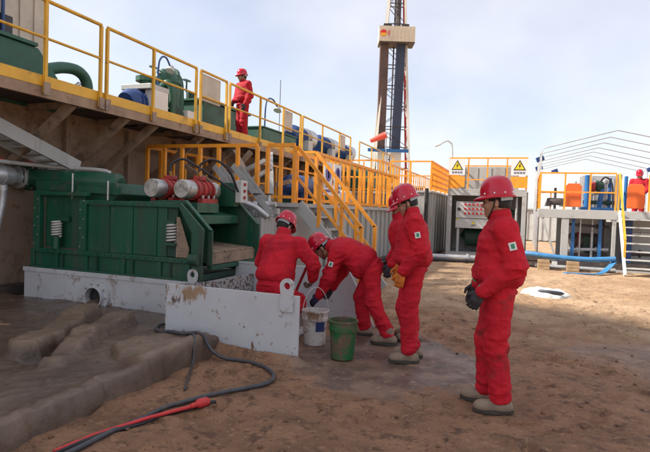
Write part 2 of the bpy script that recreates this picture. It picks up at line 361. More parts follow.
def splat(src, name, spots):
    """copy of a painted material with mud smears of their own shape at given places (object coordinates: x, z, rx, rz)"""
    m = MATS[src].copy(); m.name = name; t = m.node_tree; n = t.nodes; l = t.links; b = n['Principled BSDF']
    tc = n.new('ShaderNodeTexCoord'); no = n.new('ShaderNodeTexNoise'); no.inputs['Scale'].default_value = 14; no.inputs['Detail'].default_value = 9; no.inputs['Roughness'].default_value = .7
    mp = n.new('ShaderNodeMapping'); mp.inputs['Scale'].default_value = (1, 1, .45); l.new(tc.outputs['Object'], mp.inputs[0]); l.new(mp.outputs[0], no.inputs['Vector'])
    cur = b.inputs['Base Color'].links[0].from_socket
    for i, (x, z, rx, rz, amt, col) in enumerate(spots):
        mq = n.new('ShaderNodeMapping'); mq.vector_type = 'TEXTURE'; mq.inputs['Location'].default_value = (x, 0, z); mq.inputs['Scale'].default_value = (rx, 1e3, rz); l.new(tc.outputs['Object'], mq.inputs[0])
        ln = n.new('ShaderNodeVectorMath'); ln.operation = 'LENGTH'; l.new(mq.outputs[0], ln.inputs[0])
        a = n.new('ShaderNodeMapRange'); a.inputs[1].default_value = 0; a.inputs[2].default_value = 1; a.inputs[3].default_value = amt; a.inputs[4].default_value = 0; l.new(ln.outputs['Value'], a.inputs[0])
        s_ = n.new('ShaderNodeMath'); s_.operation = 'ADD'; l.new(no.outputs[0], s_.inputs[0]); l.new(a.outputs[0], s_.inputs[1])
        r = n.new('ShaderNodeMapRange'); r.inputs[1].default_value = .66; r.inputs[2].default_value = .74; l.new(s_.outputs[0], r.inputs[0])
        mx = n.new('ShaderNodeMix'); mx.data_type = 'RGBA'; l.new(r.outputs[0], mx.inputs[0]); l.new(cur, mx.inputs[6]); mx.inputs[7].default_value = (*col, 1); cur = mx.outputs[2]
    l.new(cur, b.inputs['Base Color']); MATS[name] = m
splat('white_bin', 'white_bin_front', [(-.40, .58, .48, .19, .33, (.32, .205, .12)), (-.50, .50, .26, .24, .25, (.10, .055, .03)), (.42, .1, .06, .2, .22, (.16, .07, .03)), (-.35, .12, .5, .12, .17, (.2, .12, .07)), (.6, .02, .5, .1, .2, (.2, .12, .07))])
splat('white_skid', 'white_skid_front', [(.9, .12, .45, .16, .17, (.24, .15, .09)), (-.1, .08, .5, .12, .2, (.2, .13, .08)), (-1.2, .03, .6, .1, .18, (.2, .13, .08)), (1.2, .42, .25, .16, .2, (.25, .15, .08))])
# ------------------------------------------------------------------ ground
def stretch(lo, hi, step, far, g=1.18):
    a = list(np.arange(lo, hi+1e-6, step)); s = step
    while a[-1] < far: s *= g; a.append(a[-1]+s)
    s = step
    while a[0] > -far: s *= g; a.insert(0, a[0]-s)
    return np.array(a)
gx = stretch(-4.0, 5.0, .026, 3000, 1.12); gy = stretch(1.4, 12.0, .026, 3000, 1.12)
GX, GY = np.meshgrid(gx, gy, indexing='ij')
calm = np.exp(-(((GX+1.1)/1.5)**2+((GY-5.3)/1.3)**2)**2)
near = np.exp(-(GX/14)**2-((GY-7)/16)**2)
gz = (fbm(GX*.9, GY*.9, 3, 1)-.44)*.10 + (fbm(GX*3.1, GY*3.1, 4, 5)-.46)*.10*(.4+fbm(GX*.5, GY*.5, 2, 9)) + (np.abs(fbm(GX*6+3*vnoise(GX, GY, 3), GY*6, 3, 17)-.44))*-.035
gz += (fbm(GX*13, GY*13, 3, 23)-.45)*.03*sstep(.35, .6, fbm(GX*.8, GY*.8, 2, 27)) + np.maximum(0, fbm(GX*22, GY*22, 2, 29)-.50)*.05*sstep(.3, .55, fbm(GX*1.7, GY*1.7, 2, 37))
rs = np.random.RandomState(3)
for _ in range(260):                                   # boot prints and clods
    fx, fy, a = rs.uniform(-3.5, 5.5), rs.uniform(2.2, 12.5), rs.uniform(0, 6.28)
    i0, i1 = np.searchsorted(gx, [fx-.3, fx+.3]); j0, j1 = np.searchsorted(gy, [fy-.3, fy+.3])
    sx, sy = GX[i0:i1, j0:j1]-fx, GY[i0:i1, j0:j1]-fy
    u, v = sx*math.cos(a)+sy*math.sin(a), -sx*math.sin(a)+sy*math.cos(a)
    q = (u/.14)**2+(v/.055)**2
    gz[i0:i1, j0:j1] += -.032*np.exp(-q**2)+.016*np.exp(-((np.sqrt(q)-1.35)/.3)**2)
for k in range(3):                                     # wheel ruts across the sand
    c = 8.2+k*.9+.4*np.sin(GX*.6+k); gz -= .028*np.exp(-((GY-c-GX*.12)/.10)**2)*sstep(-2.5, -1, GX)
gz = gz*near*(1-.85*calm) - .012*calm
ground = grid_obj('ground', gx, gy, gz, 'sand_ground'); tag(ground, 'churned brown sandy ground of the drilling site', 'ground', kind='structure')

# caked mud pad in front of the white skid
px, py = np.arange(-9.2, -2.55, .022), np.arange(1.0, 5.76, .022); PX, PY = np.meshgrid(px, py, indexing='ij')
def seg(x, y, ax, ay, bx, by):
    t = np.clip(((x-ax)*(bx-ax)+(y-ay)*(by-ay))/((bx-ax)**2+(by-ay)**2), 0, 1); return np.hypot(x-ax-t*(bx-ax), y-ay-t*(by-ay)), t
wob = (fbm(PX*2.3, PY*2.3, 4, 31)-.47)*.16
edge = PX+2.86+wob
hb0 = .13+.06*sstep(-4.3, -3.3, PX)*sstep(5.6, 4.6, PY)
pz = (hb0+.09)*sstep(.03, -.025, edge) - .14
pz += np.maximum(0, fbm(PX*15, PY*15, 3, 47)-.46)*.03+(fbm(PX*1.4, PY*1.4, 4, 41)-.47)*.045*sstep(.05, -.3, edge) + (fbm(PX*7, PY*7, 3, 43)-.45)*.022
pz -= .05*sstep(-4.2, -5.6, PX)*sstep(5.8, 4.5, PY)
for (ax, ay, bx, by, wd, hh) in ((-4.18, 3.58, -5.0, 5.1, .16, .17), (-5.0, 5.1, -5.75, 5.55, .10, -.02), (-3.66, 3.36, -3.92, 3.85, .12, .13), (-3.92, 3.85, -4.22, 4.35, .13, .15), (-4.22, 4.35, -4.40, 5.05, .13, .14), (-4.40, 5.05, -4.75, 5.6, .09, -.01)):
    d, t = seg(PX, PY, ax, ay, bx, by); d = d+(fbm(PX*4, PY*4, 3, 51)-.47)*.12
    rg = sstep(wd+.03, wd-.035, d); pz = np.where(rg > 0, np.maximum(pz, pz*(1-rg)+rg*(hh+.08)*(.9+.1*np.sin(t*7+ax))), pz)
d, t = seg(PX, PY, -3.95, 3.55, -4.62, 5.1); pz -= .05*sstep(.24, .14, d)*(pz < .17)
pz += (fbm(PX*5, PY*5, 4, 57)-.47)*.02*sstep(-.02, .12, pz)+np.maximum(0, fbm(PX*19, PY*19, 3, 59)-.47)*.03*sstep(.02, .14, pz)-np.maximum(0, .05-np.abs(fbm(PX*2.1, PY*2.1, 4, 67)-.47))*.25*sstep(.03, .15, pz)
tr = np.hypot((PX+2.95)/.60, (PY-4.10)/.52)+(fbm(PX*3, PY*3, 3, 61)-.47)*.5
pz += .06*sstep(1.03, .97, tr)*sstep(.03, -.05, edge)
pz += .03*np.exp(-((edge+.1)/.09)**2)
pz[:, 0] = -.2; pz[0, :] = -.2; pz[-1, :] = -.2
pad = grid_obj('mud_pad', px, py, pz, 'mud_pad'); tag(pad, 'raised pad of caked wet mud with flow channels below the drain pipe', 'mud', kind='structure')
from_pad = lambda x, y: float(pz[int(np.clip(round((x-px[0])/.022), 0, len(px)-1)), int(np.clip(round((y-py[0])/.022), 0, len(py)-1))]) if (x < -2.6 and y < 5.75) else -1
# loose soil banked against the bin
bxs, bys = np.arange(-3.7, -1.7, .025), np.arange(4.1, 4.715, .025); BX, BY = np.meshgrid(bxs, bys, indexing='ij')
bz = -.05+.17*np.exp(-((BY-4.74)/.17)**2)*(.35+1.1*fbm(BX*2.2, BY*2.2, 3, 71))*sstep(-3.7, -3.3, BX)*sstep(-1.72, -2.05, BX)+(fbm(BX*9, BY*9, 3, 73)-.45)*.03
bk = grid_obj('soil_bank', bxs, bys, bz, 'sand_ground'); tag(bk, 'loose brown soil banked along the foot of the white bin panel', 'soil', kind='structure')

def surf(x, y):
    z = gz[min(np.searchsorted(gx, x), len(gx)-1), min(np.searchsorted(gy, y), len(gy)-1)]; z = max(z, from_pad(x, y))
    if bxs[0] < x < bxs[-1] and bys[0] < y < bys[-1]: z = max(z, bz[int((x-bxs[0])/.025), int((y-bys[0])/.025)])
    return float(z)
def lay(pts, r, sag=15):
    P = smooth_path(pts, 10); Z = np.array([surf(p[0], p[1])+r+(p[2] if len(p) > 2 else 0) for p in P])
    k = np.ones(sag)/sag; Zs = np.convolve(np.pad(Z, sag, mode='edge'), k, 'same')[sag:-sag]; Z = np.maximum(Z, Zs); Z = np.maximum(np.convolve(np.pad(Z, 5, mode='edge'), np.ones(5)/5, 'same')[5:-5], Z-.006)
    return [(p[0], p[1], z) for p, z in zip(P, Z)]
# ------------------------------------------------------------------ railings
RP = set()
def railing(root, a, b, zd, zt, m, post_w=.05, n=None, spacing=1.2, mids=(.5,), kick=None, ends=True, dense=None, post_down=0.):
    a, b = V3(*a), V3(*b); Ln = np.linalg.norm(b-a); n = n or max(1, round(Ln/spacing)); d = (b-a)/Ln
    for i in range(n+1):
        if not ends and i in (0, n): continue
        p = a+d*Ln*i/n
        kk = (root.name, round(p[0]*8), round(p[1]*8))
        if kk in RP: continue
        RP.add(kk)
        MB().bar((p[0], p[1], zd-post_down), (p[0], p[1], zt-.02), post_w).build('post', m, root)
    if abs(d[1]) > .5: zt += .004; a = a+d*.027; b = b-d*.027
    MB().bar((*a, zt), (*b, zt), post_w*1.02, post_w*1.02).build('top_rail', m, root)
    for f in mids: MB().bar((*a, zd+(zt-zd)*f), (*b, zd+(zt-zd)*f), post_w*.8).build('mid_rail', m, root)
    if dense:
        k = max(2, round(Ln/dense))
        for i in range(1, k):
            p = a+d*Ln*i/k; MB().bar((p[0], p[1], zd+.06), (p[0], p[1], zt-.04), post_w*.75).build('baluster', m, root)
    if kick: MB().bar((*a, zd+kick/2), (*b, zd+kick/2), .012, kick).build('kick_plate', m, root)

# ------------------------------------------------------------------ upper tank row with walkway
WX = -6.2; TX = -7.6
t = thing('upper_mud_tank', (TX, 6, 0), 'tall brown stained mud tank with cantilevered yellow railed walkway above the green shaker', 'tank')
MB().box(-10.4, TX, 5.3, 27, .15, 3.035).build('wall', 'tank_brown', t)
for y in (5.6, 7.15, 8.7, 10.25, 11.8, 13.4, 15, 16.6, 18.2, 19.8):
    MB().box(TX+.004, TX+.10, y-.05, y+.05, .16, 2.93).build('wall_rib', 'tank_brown', t)
MB().box(-10.4, TX+.25, 5.0, 27, 0, .15).build('skid_beam', 'dark_steel', t)
y = 4.5
while y < 27:                                            # deck plates with thin joints, carried on cross beams
    MB().box(TX-.1, WX-.06, y+.006, min(y+1.5, 27)-.006, 3.045, 3.075).build('deck_plate', 'dark_steel', t)
    MB().bar((TX, y+.4, 2.99), (WX-.05, y+.4, 2.99), .07, .10).build('cross_beam', 'strut_brown', t); y += 1.5
py_ = [4.4, 5.47, 6.47, 6.60, 7.71, 9.0, 9.16, 10.15, 10.29, 11.75, 13.09, 14.26, 14.42, 16.07, 17.76, 19.03, 20.2, 22, 24, 26]
gaps = [(6.47, 6.60), (9.0, 9.16), (10.15, 10.29), (14.26, 14.42)]
for yy in py_:
    MB().box(WX+.004, WX+.052, yy-.022, yy+.022, 2.96, 4.19).build('post', 'yellow_paint', t, bevel=.004)
    MB().box(WX+.053, WX+.075, yy-.05, yy+.05, 2.93, 3.10).build('post_bracket', 'strut_brown', t)
cuts = [4.4, 6.47, 6.60, 9.0, 9.16, 10.15, 10.29, 14.26, 14.42, 19.03, 20.2, 26]
for a, b in zip(cuts[::2], cuts[1::2]):
    MB().cyl((WX+.028, a, 4.205), (WX+.028, b, 4.205), .027, 10).build('top_rail', 'yellow_paint', t)
    MB().cyl((WX+.028, a, 3.70), (WX+.028, b, 3.70), .02, 10).build('mid_rail', 'yellow_paint', t)
for a, b in ((4.3, 6.535), (6.54, 9.08), (9.085, 10.22), (10.225, 14.34), (14.345, 19.6), (19.605, 26.5)):
    MB().box(WX-.012, WX, a, b, 3.05, 3.20).build('kick_plate', 'yellow_paint', t)
    MB().box(WX-.06, WX+.001, a, b, 2.90, 3.045).build('edge_channel', 'tan_paint', t)
for yy in (6.2, 7.35, 8.1, 9.6, 11.1, 12.6, 14.1, 15.6):
    MB().bar((TX+.02, yy-.12, 2.05), (WX-.12, yy-.12, 2.94), .13, .09, up=(0, 1, 0)).build('strut', 'strut_brown', t)
# infill panels clamped to the railing
for a, b in ((9.20, 9.95), (13.15, 13.75), (18.0, 18.5)):
    p = MB(); p.box(WX-.03, WX-.005, a, b, 3.63, 4.17); o = p.build('infill_panel', 'beige_paint', t)
    MB().box(WX-.004, WX+.001, a+.02, a+.05, 3.66, 4.14).build('panel_edge', 'tan_paint', o)

# grey walkway stair tucked under the deck at its near end
t = thing('folded_stair', (-7.3, 6.0, 0), 'grey steel stair section hanging under the yellow walkway', 'stair')
A, B = V3(-7.35, 5.0, 2.62), V3(-7.30, 6.70, 2.05)
for dx in (0, .5):
    MB().bar(A+V3(dx, 0, 0), B+V3(dx, 0, 0), .05, .2).build('stringer', 'grey_paint', t)
for k in range(1, 7):
    q = A+(B-A)*k/7; MB().box(q[0]+.02, q[0]+.48, q[1]-.1, q[1]+.1, q[2]-.02, q[2]+.01).build('tread', 'grey_paint', t)

# ------------------------------------------------------------------ things standing on the upper tank deck
X0 = -8.6; DZ = 3.0
t = thing('deck_hopper', (-8.5, 6, DZ), 'dark green steel hopper with a sloped end beside the beige cabin', 'hopper')
MB().prism([(4.6, .0), (6.95, .0), (6.95, .58), (6.55, .98), (4.6, .98)], (-8.3, 0, DZ), (0, 1, 0), (0, 0, 1), (1, 0, 0), 1.5).build('body', 'deck_green', t, bevel=.015)
MB().box(-9.0, -7.5, 4.7, 6.5, DZ+.985, DZ+1.04).build('lid', 'deck_green', t)
t = thing('elbow_pipe', (-7.7, 7.7, DZ), 'dark green elbow pipe bending down behind the yellow railing', 'pipe')
MB().tube(smooth_path([(-7.7, 6.85, 3.72), (-7.7, 7.2, 3.84), (-7.7, 7.52, 3.86), (-7.7, 7.72, 3.72), (-7.7, 7.76, 3.4), (-7.7, 7.76, 3.0)], 6), .10, 14).build('pipe', 'deck_green', t)
MB().lathe([(0, -.03), (.15, -.03), (.15, .03), (0, .03)], (-7.7, 7.76, 3.15), (0, 0, 1), 16, False).build('flange', 'deck_green', t)
MB().tube([(-7.62, 7.4, 3.55), (-7.62, 7.48, 3.62)], .04, 8).build('valve', 'galvanised', t)
t = thing('site_cabin', (-12.2, 9, 3), 'beige cabin with flat roof and antenna standing behind the green hopper', 'cabin')
MB().box(-14, -11.6, 6.5, 10.25, 3.0, 6.75).build('wall', 'beige_paint', t)
for k in range(9): MB().box(-11.6, -11.56, 6.7+k*.4, 6.76+k*.4, 3.0, 6.7).build('wall_rib', 'beige_paint', t)
MB().box(-14.1, -11.45, 6.4, 10.35, 6.755, 6.9).build('roof', 'tan_paint', t)
MB().box(-11.595, -11.555, 8.3, 9.3, 4.9, 5.8).build('window', 'black_plastic', t)
MB().cyl((-11.5, 9.0, 3.0), (-11.5, 9.0, 8.8), .04, 8).build('antenna', 'motor_blue', t)
MB().box(-14, -11.3, 6.5, 10.25, 0.0, 2.99).build('base', 'dark_steel', t)

def pump_unit(y, label, body, motor, lamp=True, s=1.0):
    t = thing('deck_pump', (X0+.6, y, DZ), label, 'pump', 'pump sets along the upper deck')
    x = -7.55
    MB().box(x-.4, x+.35, y-.75, y+.95, DZ, DZ+.16).build('base_frame', 'dark_steel', t)
    MB().tube([(x, y-.7, DZ+.5), (x, y-.62, DZ+.53), (x, y+.1, DZ+.53), (x, y+.16, DZ+.5)], [.2, .27, .27, .2], 18).build('motor', motor, t)
    for k in range(6): MB().lathe([(.272, -.015), (.295, -.015), (.295, .015), (.272, .015)], (x, y-.5+k*.11, DZ+.53), (0, 1, 0), 18, False).build('cooling_fin', motor, t)
    MB().box(x+.18, x+.42, y-.35, y+.1, DZ+.17, DZ+.82).build('control_cabinet', 'sign_white', t, bevel=.01)
    MB().box(x-.35, x+.4, y-.45, y+.15, DZ+.825, DZ+.93).build('cover', 'pale_grey', t, bevel=.01)
    MB().lathe([(0, 0), (.30, 0), (.30, 1.0), (.33, 1.0), (.33, 1.09), (.27, 1.1), (.2, 1.28), (0, 1.33)], (x, y+.55, DZ+.16), (0, 0, 1), 20).build('vessel', body, t)
    MB().tube(smooth_path([(x, y+.6, DZ+1.3), (x, y+.8, DZ+1.4), (x, y+1.0, DZ+1.3), (x, y+1.05, DZ+.8), (x, y+1.05, DZ+.16)], 5), .11, 12).build('pipe', body, t)
    MB().lathe([(0, -.04), (.18, -.04), (.18, .04), (0, .04)], (x, y+.78, DZ+1.39), (0, 1, -.1), 14, False).build('flange', body, t)
    MB().tube([(x-.35, y+.35, DZ+.16), (x-.35, y+.35, DZ+1.2)], .16, 14).build('side_pipe', body, t)
    MB().lathe([(0, -.05), (.24, -.05), (.24, .05), (0, .05)], (x-.35, y+.35, DZ+1.22), (0, 0, 1), 14, False).build('flange', body, t)
    MB().tube(smooth_path([(x+.1, y+.3, DZ+1.05), (x+.28, y+.25, DZ+1.1), (x+.36, y+.3, DZ+.9), (x+.36, y+.32, DZ+.2)], 5), .07, 10).build('pipe', body, t)
    for k in range(4):
        hw = MB().lathe([(.085, -.012), (.10, -.012), (.10, .012), (.085, .012), (.085, -.012)], (x-.1+.22*(k % 2), y+.25+.3*k, DZ+1.45-.08*(k//2)), (.2, .1, 1), 14, False).build('hand_wheel', body, t)
        MB().cyl((x-.1+.22*(k % 2), y+.25+.3*k, DZ+1.1), (x-.1+.22*(k % 2), y+.25+.3*k, DZ+1.46-.08*(k//2)), .022, 6).build('valve_stem', body, t)
    MB().tube([(x+.2, y+.5, DZ+.45), (x+.3, y+.5, DZ+.45), (x+.42, y+.5, DZ+.45)], [.2, .24, .16], 16).build('pump_casing', 'dark_green', t)
    MB().box(x+.3, x+.45, y+.75, y+1.0, DZ+.16, DZ+.6).build('junction_box', 'sign_white', t)
    if lamp:
        lp = MB().tube(smooth_path([(x+.3, y-.1, DZ), (x+.3, y-.1, DZ+1.25), (x+.3, y-.02, DZ+1.55), (x+.3, y+.15, DZ+1.6), (x+.3, y+.3, DZ+1.45)], 5), .02, 8).build('lamp_arm', 'motor_blue', t)
        MB().lathe([(0, .08), (.05, .08), (.1, -.05), (0, -.05)], (x+.3, y+.31, DZ+1.4), (0, .5, 1), 12).build('lamp_head', 'pale_grey', lp)
    return t
pump_unit(9.3, 'green vessel pump set with white cabinet and blue motor near the elbow pipe', 'deck_green', 'motor_blue')
t = thing('deck_tank', (-7.9, 12, DZ), 'long low dark green tank behind the man on the walkway', 'tank')
MB().box(-8.6, -7.25, 10.9, 13.1, DZ, DZ+1.0).build('body', 'deck_green', t, bevel=.02)
MB().box(-8.65, -7.2, 10.85, 13.15, DZ+1.005, DZ+1.05).build('lid', 'deck_green', t)
for k in range(3): MB().cyl((-7.9, 11.3+k*.6, DZ+1.05), (-7.9, 11.3+k*.6, DZ+1.28), .12, 12).build('nozzle', 'dark_green', t)
t = thing('deck_chest', (-7.9, 15, DZ), 'short dark green chest on the upper deck with a gooseneck lamp', 'chest')
MB().box(-8.5, -7.2, 13.9, 16.3, DZ, DZ+.82).build('body', 'deck_green', t, bevel=.02)
MB().box(-8.53, -7.17, 13.87, 16.33, DZ+.825, DZ+.86).build('lid', 'deck_green', t)
lp = MB().tube(smooth_path([(-7.3, 14.2, DZ), (-7.3, 14.2, DZ+1.35), (-7.3, 14.35, DZ+1.72), (-7.3, 14.7, DZ+1.78), (-7.3, 15.0, DZ+1.62)], 5), .025, 8).build('lamp_arm', 'motor_blue', t)
MB().lathe([(0, .1), (.06, .1), (.13, -.06), (0, -.06)], (-7.3, 15.05, DZ+1.56), (0, .5, 1), 12).build('lamp_head', 'pale_grey', lp)
MB().cyl((-7.5, 15.6, DZ+.66), (-7.5, 15.6, DZ+2.6), .012, 6).build('whip_antenna', 'dark_steel', t)
def desander(y, label):
    DZ = 3.38
    t = thing('deck_agitator', (-7.8, y, DZ), label, 'agitator', 'agitators along the upper deck')
    MB().box(-8.3, -7.3, y-.9, y+.9, 3.0, DZ+.2).build('base_frame', 'deck_green', t)
    MB().tube([(-7.8, y-.8, DZ+.62), (-7.8, y-.7, DZ+.68), (-7.8, y+.1, DZ+.68), (-7.8, y+.2, DZ+.62)], [.25, .36, .36, .25], 18).build('motor', 'motor_blue', t)
    for k in range(6): MB().lathe([(.362, -.02), (.39, -.02), (.39, .02), (.362, .02)], (-7.8, y-.6+k*.12, DZ+.68), (0, 1, 0), 18, False).build('cooling_fin', 'motor_blue', t)
    MB().tube([(-7.8, y+.25, DZ+.55), (-7.8, y+.3, DZ+.7), (-7.8, y+.85, DZ+.7), (-7.8, y+.92, DZ+.55)], [.2, .42, .42, .2], 18).build('gearbox', 'galvanised', t)
    MB().box(-7.5, -7.28, y-.3, y+.1, DZ+.2, DZ+.55).build('junction_box', 'pale_grey', t)
desander(17.9, 'blue motor agitator with grey gearbox behind the second beige infill panel')
desander(20.4, 'blue motor agitator at the far end of the upper deck under the windsock')
desander(22.8, 'half hidden blue motor agitator at the very end of the upper deck')

# ------------------------------------------------------------------ lower grey tank, platform railings and stair
O = 'orange_paint'
t = thing('lower_mud_tank', (-4, 9, 0), 'low ribbed grey tank with orange railed deck behind the green shaker', 'tank')
MB().box(-7.2, -3.95, 8.95, 17.2, .12, 1.52).build('wall', 'grey_paint', t)
for k in range(14): MB().box(-3.948, -3.89, 10.05+k*.52, 10.12+k*.52, .13, 1.50).build('wall_rib', 'grey_paint', t)
for k in range(6): MB().box(-7.1+k*.55, -7.03+k*.55, 8.89, 8.949, .13, 1.50).build('wall_rib', 'grey_paint', t)
MB().box(-7.3, -3.86, 8.86, 17.3, 1.525, 1.60).build('deck_plate', 'grey_frame', t)
MB().box(-7.3, -3.75, 8.8, 17.3, 0, .118).build('skid_beam', 'dark_steel', t)
railing(t, (-7.24, 8.92), (-4.72, 8.92), 1.60, 2.66, O, .064, n=6, mids=(), kick=None)
MB().bar((-5.55, 8.92, 1.72), (-4.72, 8.92, 1.72), .045).build('mid_rail', O, t)
railing(t, (-4.5, 8.92), (-3.95, 8.92), 1.60, 2.66, O, .064, n=2, mids=(.1,))
railing(t, (-4.55, 10.4), (-4.55, 12.6), 1.60, 2.66, O, .06, n=4, mids=(.1,))
railing(t, (-7.24, 8.92), (-7.24, 11.9), 1.60, 2.64, O, .062, n=7, mids=())
railing(t, (-3.93, 9.95), (-3.93, 17.2), 1.60, 2.62, O, .062, n=7, mids=(.06,), dense=.42)
railing(t, (-7.2, 17.2), (-3.95, 17.2), 1.60, 2.62, O, n=3, mids=(.06,), dense=.3)
railing(t, (-6.4, 12.2), (-6.4, 17.2), 1.60, 2.62, O, n=5, mids=(.5,))
for k, yy in enumerate((10.55, 11.15)):
    s = MB().box(-3.905, -3.885, yy-.24, yy+.24, 1.80, 2.50).build('sign_plate', 'sign_white', t)
    MB().lathe([(0, 0), (.17, 0), (.17, .004), (0, .004)], (-3.884, yy, 2.26), (1, 0, 0), 24, False).build('sign_disc', 'sign_violet', s)
    MB().box(-3.884, -3.880, yy-.035, yy+.035, 2.16, 2.38).build('sign_figure', 'sign_white', s)
    for q in range(2): MB().box(-3.884, -3.881, yy-.17, yy+.17, 1.87+q*.09, 1.92+q*.09).build('sign_line', 'sign_violet', s)
# clutter on the deck
t = thing('deck_valve_box', (-5.2, 13, 1.6), 'green valve chest on the low grey tank deck', 'chest')
MB().box(-5.9, -4.7, 12.4, 14.1, 1.60, 2.05).build('body', 'deck_green', t, bevel=.02)
for k in range(3): MB().cyl((-5.3, 12.7+k*.5, 2.05), (-5.3, 12.7+k*.5, 2.35), .09, 10).build('valve_stem', 'galvanised', t)
MB().box(-4.65, -4.2, 12.9, 13.3, 1.60, 2.0).build('motor', 'galvanised', t, bevel=.05)

t = thing('steel_stair', (-3.2, 9.4, 0), 'steep grey steel stair with orange handrails leading up to the low tank deck', 'stair')
ST, SB = V3(-3.88, 0, 1.58), V3(-2.45, 0, .0)
for yy in (9.0, 9.92):
    MB().bar(ST+V3(0, yy, 0), SB+V3(0, yy, .03), .05, .2).build('stringer', 'grey_frame', t)
for k in range(1, 7):
    q = ST+(SB-ST)*k/7; MB().box(q[0]-.12, q[0]+.14, 9.03, 9.89, q[2]-.02, q[2]+.012).build('tread', 'grey_frame', t)
for yy in (9.0, 9.92):
    a, b = V3(-3.93, yy, 2.64), V3(-2.66, yy, 1.20)
    MB().bar(a, b, .062).build('handrail', O, t)
    MB().bar(a-V3(0, 0, .56), b-V3(0, 0, .50), .042).build('mid_rail', O, t)
    MB().bar(b+V3(0, 0, .02), V3(-2.66, yy, .22), .062).build('post', O, t)
    for f in (.36, .70):
        q = a+(b-a)*f; MB().bar(q, q-V3(0, 0, .95), .058).build('post', O, t)
    MB().bar(V3(-3.95, yy, 2.64), V3(-4.5, yy, 2.64), .05).build('handrail', O, t) if yy > 9.5 else None

t = thing('steel_ramp', (-5.2, 8.3, 0), 'pair of galvanised steel chute sections leaning behind the shaker motors', 'chute')
for k, (x0, y0) in enumerate(((-5.75, 8.72), (-5.25, 8.55))):
    a, b = V3(x0+.25, y0, 2.22), V3(x0+1.25, y0-.35, 1.35)
    d = nrm(b-a); sx = V3(0, 1, 0); uz = nrm(np.cross(d, sx))
    MB().obox((a+b)/2, (1.35, .22, .015), d, sx, uz).build('chute_floor', 'grey_paint', t)
    for s_ in (-1, 1): MB().obox((a+b)/2+sx*.115*s_+uz*.04, (1.35, .012, .10), d, sx, uz).build('chute_side', 'grey_paint', t)
MB().box(-4.75, -4.1, 7.95, 8.75, 0, 1.32).build('chute_stand', 'grey_paint', t)
MB().bar((-4.8, 8.3, 1.36), (-3.95, 8.3, 1.44), .10).build('cross_pipe', 'galvanised', t)
MB().tube(smooth_path([(-4.7, 8.1, 1.35), (-4.5, 8.0, 1.55), (-4.25, 8.0, 1.5), (-4.05, 8.1, 1.34)], 5), .05, 10).build('pipe', 'galvanised', t)
for q in range(3): MB().lathe([(0, -.025), (.11, -.025), (.11, .025), (0, .025)], (-4.62+q*.25, 8.3, 1.40), (1, 0, .1), 14, False).build('flange', 'galvanised', t)

# second, higher grey tank
t = thing('high_mud_tank', (-3, 18, 0), 'taller pale grey tank with orange mesh railing left of the control cabin', 'tank')
MB().box(-4.3, -2.9, 17.75, 23.5, .12, 2.16).build('wall', 'grey_paint', t)
MB().box(-4.35, -2.85, 17.7, 23.6, 2.165, 2.23).build('deck_plate', 'grey_frame', t)
MB().box(-4.3, -2.8, 17.6, 23.5, 0, .118).build('skid_beam', 'dark_steel', t)
for k in range(9): MB().box(-2.899, -2.85, 17.9+k*.62, 17.98+k*.62, .13, 2.15).build('wall_rib', 'grey_paint', t)
for k in range(3): MB().box(-4.1+k*.5, -4.03+k*.5, 17.70, 17.749, .13, 2.15).build('wall_rib', 'grey_paint', t)
railing(t, (-4.3, 17.75), (-2.9, 17.75), 2.23, 3.20, O, n=2, mids=(.5,))
railing(t, (-2.9, 17.75), (-2.9, 23.4), 2.23, 3.20, O, n=5, mids=(.2, .4, .6, .8), dense=.22)
MB().cyl((-3.0, 17.60, .1), (-3.0, 17.60, 2.3), .06, 10).build('drain_pipe', 'black_rubber', t)
t = thing('far_mud_tank', (-6, 20, 0), 'far grey tank with tall orange barred railing between the derrick and the low tank', 'tank')
MB().box(-6.9, -4.7, 17.9, 30, .0, 2.10).build('wall', 'grey_paint', t)
MB().box(-6.95, -4.65, 17.85, 30, 2.105, 2.18).build('deck_plate', 'grey_frame', t)
railing(t, (-4.7, 17.9), (-4.7, 30), 2.18, 3.25, O, n=8, mids=(.06,), dense=.5)
railing(t, (-6.9, 17.9), (-4.75, 17.9), 2.18, 3.25, O, n=2, mids=(.06,), dense=.5)
MB().box(-6.5, -5.2, 19, 21.5, 2.18, 3.0).build('motor_cover', 'deck_green', t, bevel=.03)

# ------------------------------------------------------------------ unseen shed, added outside the frame to throw shade over the work place
t = thing('shade_shed', (-10, 1, 0), 'tall grey corrugated steel shed added out of view to shade the work place', 'shed')
sa, sb = V3(-12.9, 6.50, 0), V3(-7.35, 3.57, 0); sd_ = nrm(sb-sa); sn = V3(-sd_[1], sd_[0], 0)*-1
cA = (sa+sb)/2+sn*5.0; Lw = np.linalg.norm(sb-sa)
MB().obox(cA+V3(0, 0, 5), (Lw, 10.0, 10.0), sd_, sn, V3(0, 0, 1)).build('wall', 'grey_paint', t)
for k in range(24): MB().bar(sb-sd_*.0+sn*(.2+k*.41)+sd_*.03+V3(0, 0, .05), sb+sn*(.2+k*.41)+sd_*.03+V3(0, 0, 9.9), .1, .06, up=(1, 0, 0)).build('wall_rib', 'grey_paint', t)
MB().obox(cA+V3(0, 0, 10.06), (Lw+.1, 10.1, .1), sd_, sn, V3(0, 0, 1)).build('roof', 'dark_steel', t)

